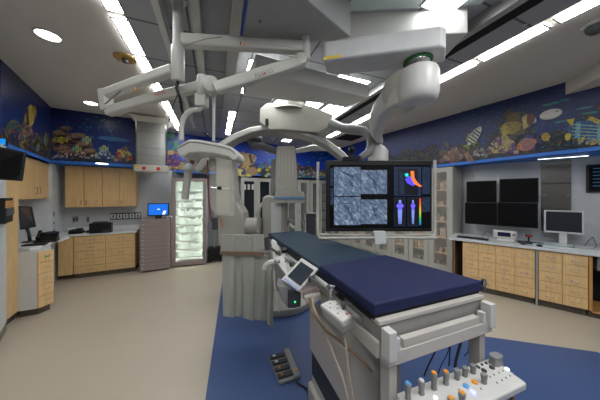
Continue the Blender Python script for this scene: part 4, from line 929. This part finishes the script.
# white column between left cabinets
c1_,c2_ = V((-4.60,4.05,0)),V((-4.76,4.30,0))
sp_ = [V((-4.27,3.74,0)),V((-4.6,4.09,0)),V((-4.80,4.38,0)),V((-5.1,4.3,0)),V((-4.7,3.6,0))]
struct(MB().prism([V((-4.60,4.08,0)),V((-4.78,4.36,0)),V((-4.93,4.60,0)),V((-5.2,4.5,0)),V((-4.9,3.9,0))],(0,0,SOF)).build('wall_left', mat('white_pillar_paint',(214,218,222),.5)))
for y,s_ in ((214,'top dark socket on the white wall strip'),(223,'middle dark socket on the white wall strip'),(230,'bottom dark socket on the white wall strip')):
    a_ = onplane(V((-4.60,4.08,0)),unit((-.18,.28,0)),53,y); t = T('wall_socket', s_+' beside the desk phone', 'socket', a_, (-.18,.28)); MB().box(-.03,.03,-.01,0,-.03 if y>214 else -.05,.03 if y>214 else .05).build('plate', lam, t); MB().box(-.018,.018,-.014,-.01,-.018 if y>214 else -.04,.018 if y>214 else .04).build('socket', black, t)
# desk monitor, phone, keyboard
t = T('desk_monitor', 'tilted black monitor on a stand on the left desk', 'monitor', P(30,244,kz))
MB().prism([Q(18,206,3.25),Q(31,206.5,3.5),Q(35.5,227,3.45),Q(20,230,3.2)],(-.02,.03,0)).build('casing', black, t, bevel=.004, world=True)
MB().prism([Q(19,207.5,3.243),Q(30.5,208,3.49),Q(34.3,225.5,3.44),Q(20.8,228,3.193)],(.001,-.0015,0)).build('screen', mat('monitor_dark_blue',(40,46,60),.2), t, world=True)
MB().tube([Q(26,226,3.4),Q(29,234,3.4),Q(30,243,3.4)], .02, 8).build('neck', black, t, smooth=True, world=True); MB().lathe([(.09,0),(.085,.012),(.03,.018)], V((Q(30,243,3.4).x,3.4,kz))).build('base', black, t, smooth=True, world=True)
t = T('desk_phone', 'black office phone with pale screen near the front of the left desk', 'phone', V((-3.93,3.42,kz)), (.8,.6))
MB().prism([(-.12,-.1,0),(.12,-.1,0),(.12,.1,0),(-.12,.1,0)],(0,0,.025)).build('base', black, t, bevel=.006)
MB().prism([(-.11,-.08,.02),(-.11,.1,.14),(-.11,.1,.02)],(.22,0,0)).build('wedge', black, t, bevel=.004)
MB().tube([(-.09,-.06,.07),(-.09,.0,.11),(-.09,.08,.16)], [.022,.016,.022], 10).build('handset', black, t, smooth=True); MB().prism([(-.02,.03,.112),(.08,.03,.112),(.08,.08,.145),(-.02,.08,.145)],(0,-.002,.004)).build('display', greyscreen, t)
t = T('keyboard', 'small black keyboard in front of the phone on the left desk', 'keyboard', V((-3.80,3.18,kz)), (.9,.35))
MB().box(-.14,.1,-.05,.05,0,.018).build('body', black, t, bevel=.004); kb = MB()
for i in range(10):
    for j in range(4): kb.box(-.13+i*.022,-.112+i*.022,-.042+j*.021,-.025+j*.021,.018,.022)
kb.build('keys', charcoal, t)

# ---------------------------------------------------------------- steel duct, signal box
t = T('steel_duct', 'polished steel duct column hanging beside the back left mural', 'duct', Q(148,150,4.45))
cM = Matrix.Translation(V((Q(148,150,4.5).x,4.62,0))) @ Matrix.Rotation(math.atan2(.44,.88),4,'Z')
MB().box(-.26,.26,-.14,.2,2.25,3.24,cM).build('duct', steel, t, bevel=.02, world=True)
for z in (3.12,2.93,2.6,2.45): MB().box(-.265,.265,-.148,-.14,z,z+.015,cM).build('seam', grey, t, world=True)
for x in (-.22,.16): MB().box(x,x+.02,-.15,-.14,2.25,3.12,cM).build('rib', steel, t, world=True)
MB().loft([[cM @ V(p) for p in r] for r in ([(-.27,-.16,3.13),(.27,-.16,3.13),(.27,.22,3.13),(-.27,.22,3.13)],[(-.36,-.26,3.22),(.36,-.26,3.22),(.36,.24,3.22),(-.36,.24,3.22)])]).build('flared_top', offwhite, t, world=True)
t = T('alarm_panel', 'beige wall box with two red marks under the steel duct', 'alarm panel', Q(149,167,4.4))
MB().box(-.27,.31,-.26,.06,2.12,2.25,cM).build('box', offwhite, t, bevel=.01, world=True)
for x in (-.1,.14): MB().box(x-.03,x+.03,-.266,-.26,2.15,2.21,cM).build('red_mark', red, t, world=True)
MB().box(-.25,-.18,-.264,-.26,2.19,2.23,cM).build('yellow_mark', yellow, t, world=True)

# supply tower
ps = V((-3.41,4.60,0)); us = unit((.5,.25,0)); xs = hit(ps,us,139.5); xe = hit(ps,us,170)
t = T('supply_tower', 'taupe metal drawer tower with twelve shallow drawers', 'drawer tower', ps, us)
MB().box(xs,xe,.015,.5,.03,1.13).build('body', taupe, t, bevel=.004); MB().box(xs+.02,xe-.02,.05,.45,0,.03).build('plinth', black, t)
for k in range(12):
    z = 1.045-k*.084; d = MB().box(xs+.02,xe-.02,0,.015,z-.078,z).build('drawer', taupe, t, bevel=.003)
    MB().box(xs+.03,xs+.08,-.006,0,z-.03,z-.018).build('label_tab', white, d)
MB().box(xs+.02,xe-.02,0,.015,1.05,1.125).build('top_panel', taupe, t, bevel=.003)
pm = ps+us*(xs+.3)+V((-.02,.1,1.13)); t = T('tower_monitor', 'blue touch monitor on top of the drawer tower', 'monitor', pm, us)
MB().box(-.2,.2,-.015,.015,.06,.34).build('casing', black, t, bevel=.008); MB().box(-.18,.18,-.017,-.015,.085,.32).build('screen', bluescreen, t)
MB().prism([(.07,-.018,.09),(.12,-.018,.09),(.15,-.018,.17),(.1,-.018,.17)],(0,-.001,0)).build('white_flash', emis('flash',(230,235,245),.8), t); MB().prism([(-.02,-.018,.2),(.03,-.018,.2),(.03,-.018,.215),(-.02,-.018,.215)],(0,-.001,0)).build('white_logo', emis('flash',(230,235,245),.8), t)
MB().box(-.06,.06,-.03,.06,0,.06).build('stand', black, t, bevel=.004)
t = T('badge_reader', 'small grey reader on the right of the drawer tower top', 'card reader', ps+us*(xe-.07)+V((0,.12,1.13)), us); MB().box(-.05,.05,-.05,.05,0,.05).build('body', lam, t, bevel=.008); MB().box(-.03,.03,-.052,-.05,.01,.03).build('slot', dgrey, t)

# glass supply cabinet
pg = V((-2.92,4.98,0)); ug = unit((.68,.22,0)); xe = hit(pg,ug,206); Hh = 2.04
t = T('glass_cabinet', 'tall taupe cabinet with lit glass door full of pale supplies', 'cabinet', pg, ug)
fr_ = MB(); fr_.box(0,.09,0,.03,.03,Hh); fr_.box(xe-.07,xe,0,.03,.03,Hh); fr_.box(.09,xe-.07,0,.03,Hh-.08,Hh); fr_.box(.09,xe-.07,0,.03,.03,.12); fr_.build('door_frame', taupe, t)
MB().box(.09,xe-.07,.01,.016,.12,Hh-.08).build('door_glass', glass, t)
bx = MB(); bx.box(0,.02,.03,.45,.03,Hh); bx.box(xe-.02,xe,.03,.45,.03,Hh); bx.box(0,xe,.43,.45,.03,Hh); bx.box(0,xe,.03,.45,Hh-.02,Hh); bx.box(0,xe,.03,.45,.03,.06); bx.build('case', mat('case_white',(214,224,216),.5), t)
MB().box(.02,xe-.02,.06,.43,0,.03).build('plinth', black, t)
for x in (.05, xe-.06): MB().box(x,x+.014,.04,.055,.14,Hh-.1).build('case_light', case_lit, t)
for k in range(9):
    z = .14+k*.2; MB().box(.03,xe-.03,.06,.42,z,z+.008).build('shelf', white, t)
    it = MB(); x = .1
    while x < xe-.14:
        w = random.uniform(.03,.08); h = random.uniform(.12,.185) if k != 8 else .05
        it.box(x,x+w*.98,random.uniform(.26,.3),.41,z+.0085,z+h*.98); x += w
    so = it.build('supply_packs', pack, t); so['kind'] = 'stuff'
t = T('dark_cart', 'small dark equipment cart in the gap right of the glass cabinet', 'cart', (-2.12,5.45,0), ug)
MB().box(-.15,.2,-.1,.15,.05,.35).build('body', blackm, t, bevel=.01); MB().tube([(0,0,.35),(.02,0,1.2)], .015, 8).build('pole', alu, t); MB().box(-.05,.09,-.06,.06,.8,1.1).build('pump', dgrey, t, bevel=.01)
for k in (-.1,.15): MB().lathe([(.03,-.01),(.03,.01)], (k,-.05,.03), axis=(0,1,0)).build('caster', black, t)
t = T('blue_bin', 'narrow blue upright bin beside the back doors', 'bin', V((*Q(236,212,6.1).xy,1.15)))
MB().prism([Q(232.5,195,6.1),Q(240,195,6.1),Q(240,213,6.1),Q(233,213,6.1)],(0,.12,0)).build('body', mat('bin_blue',(40,96,160),.5), t, world=True)
MB().prism([Q(233,213,6.12),Q(240,213,6.12),Q(240,254.5,6.12),Q(233,254.5,6.12)],(0,.1,0)).build('lower_body', walld, t, world=True)

# ---------------------------------------------------------------- tall glass-door cabinets
def tall_cabinet(p, u, w, nd, Hc, interior, label, glassm, shelves=True, depth=.42, group=None, dark=False):
    t = T('tall_cabinet', label, 'cabinet', p, u, group)
    c = MB(); c.box(0,.02,.03,depth,0,Hc); c.box(w-.02,w,.03,depth,0,Hc); c.box(.02,w-.02,depth-.02,depth,0,Hc); c.box(.02,w-.02,.03,depth,Hc-.02,Hc); c.box(.02,w-.02,.03,depth,0,.08); c.build('case', ltan, t)
    MB().box(.021,w-.021,depth-.03,depth-.021,.08,Hc-.02).build('back_board', interior, t)
    if shelves:
        for k in range(5): MB().box(.021,w-.021,.05,depth-.03,.42+k*.33,.44+k*.33).build('shelf', interior, t)
        st = MB()
        for k in range(6):
            x = .05
            while x < w-.14:
                ww = random.uniform(.05,.12); st.box(x,x+ww,.12,depth-.06,.0805+k*.33 if k==0 else .1105+k*.33,(.08 if k==0 else .11)+k*.33+random.uniform(.08,.2)); x += ww+random.uniform(.0,.08)
        if interior is not blackm:
            o = st.build('stored_items', mat('stored_tan',(196,164,136),.6,vary=.3,scale=12), t); o['kind'] = 'stuff'
    dw = w/nd
    for k in range(nd):
        x0 = k*dw+.003; x1 = (k+1)*dw-.003; f = MB(); s = .105 if not dark else .09
        f.box(x0,x0+s,0,.03,.08,Hc); f.box(x1-s,x1,0,.03,.08,Hc); f.box(x0+s,x1-s,0,.03,Hc-.1,Hc); f.box(x0+s,x1-s,0,.03,.08,.2)
        d = f.build('door', ltan, t); MB().box(x0+s,x1-s,.012,.018,.2,Hc-.1).build('door_glass', glassm, d)
        handle_bm(x1-.03 if k%2==0 else x0+.03, 1.1, .15, True).build('handle', chrome, d)
    return t
pr0 = V((3.05,4.38,0)); far = V((2.19,5.82,0)); urr = unit(pr0-far)
names = ['nearest tall grey cabinet with open wood shelves, right of the large display','second tall grey cabinet from the right counter, behind the display rail','third tall grey cabinet from the right counter, behind the display','farthest tall grey cabinet of the right row, hidden mostly by the display']
for k in range(4):
    b_ = pr0-urr*(.95*(k+1)+ .0); tall_cabinet(b_, urr, .94, 2, SOF-.015, shelfwood, names[k], glass, group='tall grey cabinets along the right wall')
bu = unit(V((1.16,8,0))-V((-3.5,5.5,0))); b0 = V((-3.5,5.5,0))
darkglass = mat('dark_glass',(30,34,38),.1,vary=.1)
gm = ltan
tall_cabinet(b0+bu*2.01+V((0,0,0)), bu, .97, 2, 2.16, blackm, 'grey double door with dark windows at the back, behind the gantry', darkglass, False, dark=True)
tall_cabinet(b0+bu*3.45, bu, .9, 2, 2.16, blackm, 'grey shelf cabinet at the back right of the gantry column', glass, True)
tall_cabinet(b0+bu*4.37, bu, .75, 2, 2.16, blackm, 'grey cabinet in the far back corner left of the display', glass, True)
# white squares in the dark window
for j,x in enumerate((244.8,248.8,252.8)):
    a_ = onplane(b0-V((-bu.y,bu.x,0))*.02,bu,x,187); t = T('door_notice', '%s small white notice taped high on the dark door window' % ('left','middle','right')[j], 'notice', a_, bu); MB().box(-.035,.035,-.003,0,-.08,.08).build('sheet', white, t)

# ---------------------------------------------------------------- right counter run
pc_ = V((2.86,3.88,0)); uc = unit((.737,-.675,0))
def rx(px): return hit(pc_,uc,px)
t = T('drawer_cabinet', 'long maple cabinet with four drawer columns under the right counter', 'cabinet', pc_, uc)
drawer_unit(t, rx(462.5), rx(535), .1, .835, 4, 5, .55, hw=.07)
t = T('drawer_cabinet', 'maple cabinet with two drawer columns nearer the right edge', 'cabinet', pc_, uc)
drawer_unit(t, rx(538.5), rx(588.5), .1, .835, 2, 5, .55, hw=.07)
t = T('support_post', 'slim grey steel post between the two right drawer cabinets', 'post', pc_+uc*rx(536.8), uc); MB().box(-.012,.012,.0,.4,0,.835).build('post', alu, t); MB().box(-.02,.02,-.004,.4,0,.01).build('foot', alu, t)
t = T('side_panel', 'dark maple side panel at the left end of the right counter', 'panel', pc_+uc*rx(453.5), uc); MB().box(0,.02,0,.55,0,.835).build('panel', mat('dark_edge',(120,92,64),.5), t); MB().box(.02,rx(462)-rx(453.5)-.005,.45,.5,0,.835).build('back', mat('brown_back',(84,64,52),.6), t)
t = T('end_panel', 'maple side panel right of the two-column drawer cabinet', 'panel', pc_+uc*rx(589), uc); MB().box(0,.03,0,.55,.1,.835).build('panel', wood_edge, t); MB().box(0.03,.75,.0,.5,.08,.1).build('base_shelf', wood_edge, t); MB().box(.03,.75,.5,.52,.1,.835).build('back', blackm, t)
MB().box(.0,.75,.06,.5,0,.08).build('toe_kick', toe, t)
t = T('grey_bin_box', 'grey computer box hung under the counter at the right edge', 'computer', pc_+uc*(rx(591)+.06)+V((0,0,.55)), uc)
MB().box(0,.4,.05,.4,.09,.28).build('case', grey, t, bevel=.006); MB().box(.02,.38,.044,.05,.18,.26).build('front_grille', lam, t)
t = T('countertop', 'long pale countertop along the right wall carrying the monitors', 'countertop', pc_, uc)
MB().box(rx(449),rx(600)+1.0,-.03,.66,.84,.88).build('slab', mat('grey_counter',(206,210,210),.3), t, bevel=.004)
cnt = pc_.copy()
def onc(px, back): return pc_+uc*rx(px)+V((.675,.737,0))*back
# wall line in front of wall for mounting
pwl = V((3.45,4.33,0))-V((.675,.737,0))*.005; uwl = unit((2.15,-1.97,0))
def wallthing(name,label,cat,x0,y0,x1,y1,off=0.0):
    pp = pwl-V((.675,.737,0))*off; s0,s1 = hit(pp,uwl,x0),hit(pp,uwl,x1); c = pp+uwl*(s0+s1)/2; yy=c.y
    zt, zb_ = EYE-(y0-CY)/F*yy, EYE-(y1-CY)/F*yy; t = T(name,label,cat,V((c.x,c.y,(zt+zb_)/2)),uwl); return t,(s1-s0)/2,(zt-zb_)/2
mons = [(466.5,181,496.7,202.6,'upper left black wall monitor of the right bank of four'),(499.5,178.5,538.5,202.6,'upper right black wall monitor of the right bank of four'),(465,202.7,497.2,224.5,'lower left black wall monitor of the right bank of four'),(497.4,202.7,538,227,'lower right black wall monitor of the right bank of four')]
for x0,y0,x1,y1,s_ in mons:
    t,hw_,hh_ = wallthing('wall_monitor',s_,'monitor',x0,y0,x1,y1,.3 if 1 else 0)
    MB().box(-hw_,hw_,-.02,.03,-hh_,hh_).build('casing', black, t, bevel=.002); MB().box(-hw_+.012,hw_-.012,-.021,-.02,-hh_+.012,hh_-.012).build('screen', darkscreen, t); MB().box(-.04,.04,.03,.29,-.04,.04).build('bracket', dgrey, t)
t,hw_,hh_ = wallthing('monitor_pole','pale pole between the black monitors','pole',497,175,498.8,232,.22); MB().box(-.015,.015,0,.03,-.45,hh_+.02).build('pole', lam, t)
t,hw_,hh_ = wallthing('access_panel','tall brushed steel panel on the wall right of the black monitors','panel',541,161,571,226,.0)
MB().box(-hw_,hw_,-.012,0,-hh_-.1,hh_).build('sheet', mat('dark_steel',(112,110,105),.3,metal=.85,vary=.1,scale=3,stretch=(1,1,20)), t, bevel=.002); MB().box(-hw_,hw_,-.02,-.012,hh_*.28,hh_*.34).build('seam', dgrey, t)
for x in (-.8,.8):
    for z in (.5,-.05,-.6): MB().lathe([(.012,0),(.01,.006)], (x*hw_,-.012,z*hh_), axis=(0,-1,0)).build('bolt', chrome, t)
t,hw_,hh_ = wallthing('wall_display','dark wall screen with faint blue readings at the right edge','display',586.5,163.5,640,192.5,.03)
MB().box(-hw_,hw_,0,.025,-hh_,hh_).build('casing', black, t, bevel=.004); MB().box(-hw_+.025,hw_-.025,-.001,0,-hh_+.025,hh_-.025).build('screen', datascr if 0 else darkscreen, t)
for k in range(6): MB().box(-hw_+.06,-hw_+.3,-.002,-.001,hh_*(.7-.25*k),hh_*(.7-.25*k)+.008).build('reading_line', emis('reading_blue',(60,120,160),.2), t)
# beige monitor
c0 = onc(570,.46); t = T('desktop_monitor','pale framed desktop monitor standing on the right counter','monitor',V((c0.x,c0.y,.88)),uc)
hwm = .2; yb=.0
f = MB(); f.box(-.2,-.18,-.02,.02,.18,.53); f.box(.18,.2,-.02,.02,.18,.53); f.box(-.18,.18,-.02,.02,.51,.53); f.box(-.18,.18,-.02,.02,.18,.205); f.build('frame', lam, t, bevel=.003)
MB().box(-.18,.18,-.01,.02,.205,.51).build('screen', mat('monitor_slate',(34,40,48),.2), t); MB().box(-.04,.04,-.0,.04,.01,.18).build('neck', lam, t, bevel=.004); MB().lathe([(.1,0),(.1,.012),(.04,.016)], (0,0,0)).build('base', lam, t, smooth=True)
# white medical device
c0 = onc(505,.3); t = T('syringe_pump_display','white rounded device with dark display on the right counter','medical device',V((c0.x,c0.y,.88)),uc)
MB().box(-.15,.15,-.03,.04,.03,.17).build('shell', white, t, bevel=.03, seg=4); MB().box(-.09,.07,-.033,-.03,.07,.14).build('display', mat('device_screen',(24,34,60),.2), t); MB().lathe([(.02,0),(.02,.006)], (.11,-.03,.11), axis=(0,-1,0)).build('dial', grey, t); MB().box(-.1,.12,-.06,.06,0,.035).build('foot', lam, t, bevel=.008)
def kbd(px,back,w,label,m,mk,rz=0):
    c0 = onc(px,back); t = T('keyboard',label,'keyboard',V((c0.x,c0.y,.88)),uc); MB().box(-w/2,w/2,-.07,.07,0,.02).build('body', m, t, bevel=.004); k_ = MB()
    n = int(w/.028)
    for i in range(n):
        for j in range(4): k_.box(-w/2+.01+i*.027,-w/2+.032+i*.027,-.06+j*.03,-.036+j*.03,.02,.026)
    k_.build('keys', mk, t)
kbd(470,.14,.4,'black keyboard at the left end of the right counter',black,charcoal)
kbd(532,.24,.3,'dark keyboard in the middle of the right counter',black,charcoal)
kbd(555,.13,.42,'pale blue keyed keyboard in front of the desktop monitor',lam,mat('pale_blue_keys',(176,204,212),.5))
kbd(592,.15,.42,'pale keyboard at the right edge of the counter',lam,white)
for px,back,s_,m_ in ((486,.1,'black mouse right of the left keyboard',black),(523,.08,'dark mouse beside the papers on the right counter',charcoal),(540,.07,'black mouse left of the pale blue keyboard',black)):
    c0 = onc(px,back); t = T('mouse',s_,'mouse',V((c0.x,c0.y,.88)),uc); MB().ball((0,0,.012),(.035,.055,.018)).build('shell', m_, t, smooth=True); MB().box(-.004,.004,-.05,-.02,.022,.028).build('wheel', dgrey, t)
c0 = onc(508,.12); t = T('paper_sheet','white paper sheets lying left of centre on the right counter','paper',V((c0.x,c0.y,.881)),uc); MB().box(-.15,.15,-.08,.1,0,.004).build('sheets', white, t)
c0 = onc(531,.38); t = T('barcode_scanner','small black scanner with red marks on a stand','scanner',V((c0.x,c0.y,.88)),uc); MB().lathe([(.05,0),(.045,.012),(.01,.02),(.01,.09)]).build('stand', black, t, smooth=True); MB().box(-.04,.04,-.05,.03,.09,.13).build('head', black, t, bevel=.01); MB().box(-.025,.025,-.053,-.05,.1,.12).build('red_window', red, t)
o = MB().tube([onc(594,.45)+V((0,0,.9)),onc(597,.4)+V((0,0,.98)),onc(601,.35)+V((0,0,1.05)),onc(604,.3)+V((0,0,.93)),onc(600,.3)+V((0,0,.886))], .005, 6).build('cable', dgrey, smooth=True); tag(o,'looping dark cable on the right counter at the photo edge','cable')
o = MB().tube([onc(500,.45)+V((0,0,.888)),onc(492,.4)+V((0,0,.96)),onc(486,.4)+V((0,0,1.0)),onc(480,.45)+V((0,0,.888))], .004, 6).build('cable', black, smooth=True); tag(o,'dark cable bundle behind the white device','cable')
# oval on the mural
a_ = onwall(9,551,114.5,.0); t = T('wall_speaker','white oval fixture on the dark blue mural at right','speaker',a_,bulk[9][1])
l_ = abs(hit(bulk[9][0],bulk[9][1],563)-hit(bulk[9][0],bulk[9][1],540))/2; s_ = MB(); n=28
s_.loft([[V((math.cos(2*PI*j/n)*l_*k,-y,math.sin(2*PI*j/n)*.075*k)) for j in range(n)] for y,k in ((.012,1),(.024,.97),(.028,.85))]).build('cover', white, t, smooth=True)
MB().lathe([(.014,0),(.014,.004)], (l_*.55,-.028,.02), axis=(0,-1,0)).build('sensor', grey, t)

# ---------------------------------------------------------------- camera, world
cam = bpy.data.objects.new('camera', bpy.data.cameras.new('camera')); C.objects.link(cam); S.camera = cam
cam.location = (0,0,EYE); cam.rotation_euler = (PI/2,0,0)
cam.data.sensor_width = 36; cam.data.lens = 36*F/600; cam.data.shift_y = -5/600; cam.data.clip_start = .02
w = bpy.data.worlds.new('world'); S.world = w; w.use_nodes = True
w.node_tree.nodes['Background'].inputs[0].default_value = (.8,.85,.9,1); w.node_tree.nodes['Background'].inputs[1].default_value = .3
S.view_settings.view_transform = 'Standard'; S.view_settings.look = 'None'; S.view_settings.gamma = 1; S.view_settings.exposure = 0.62
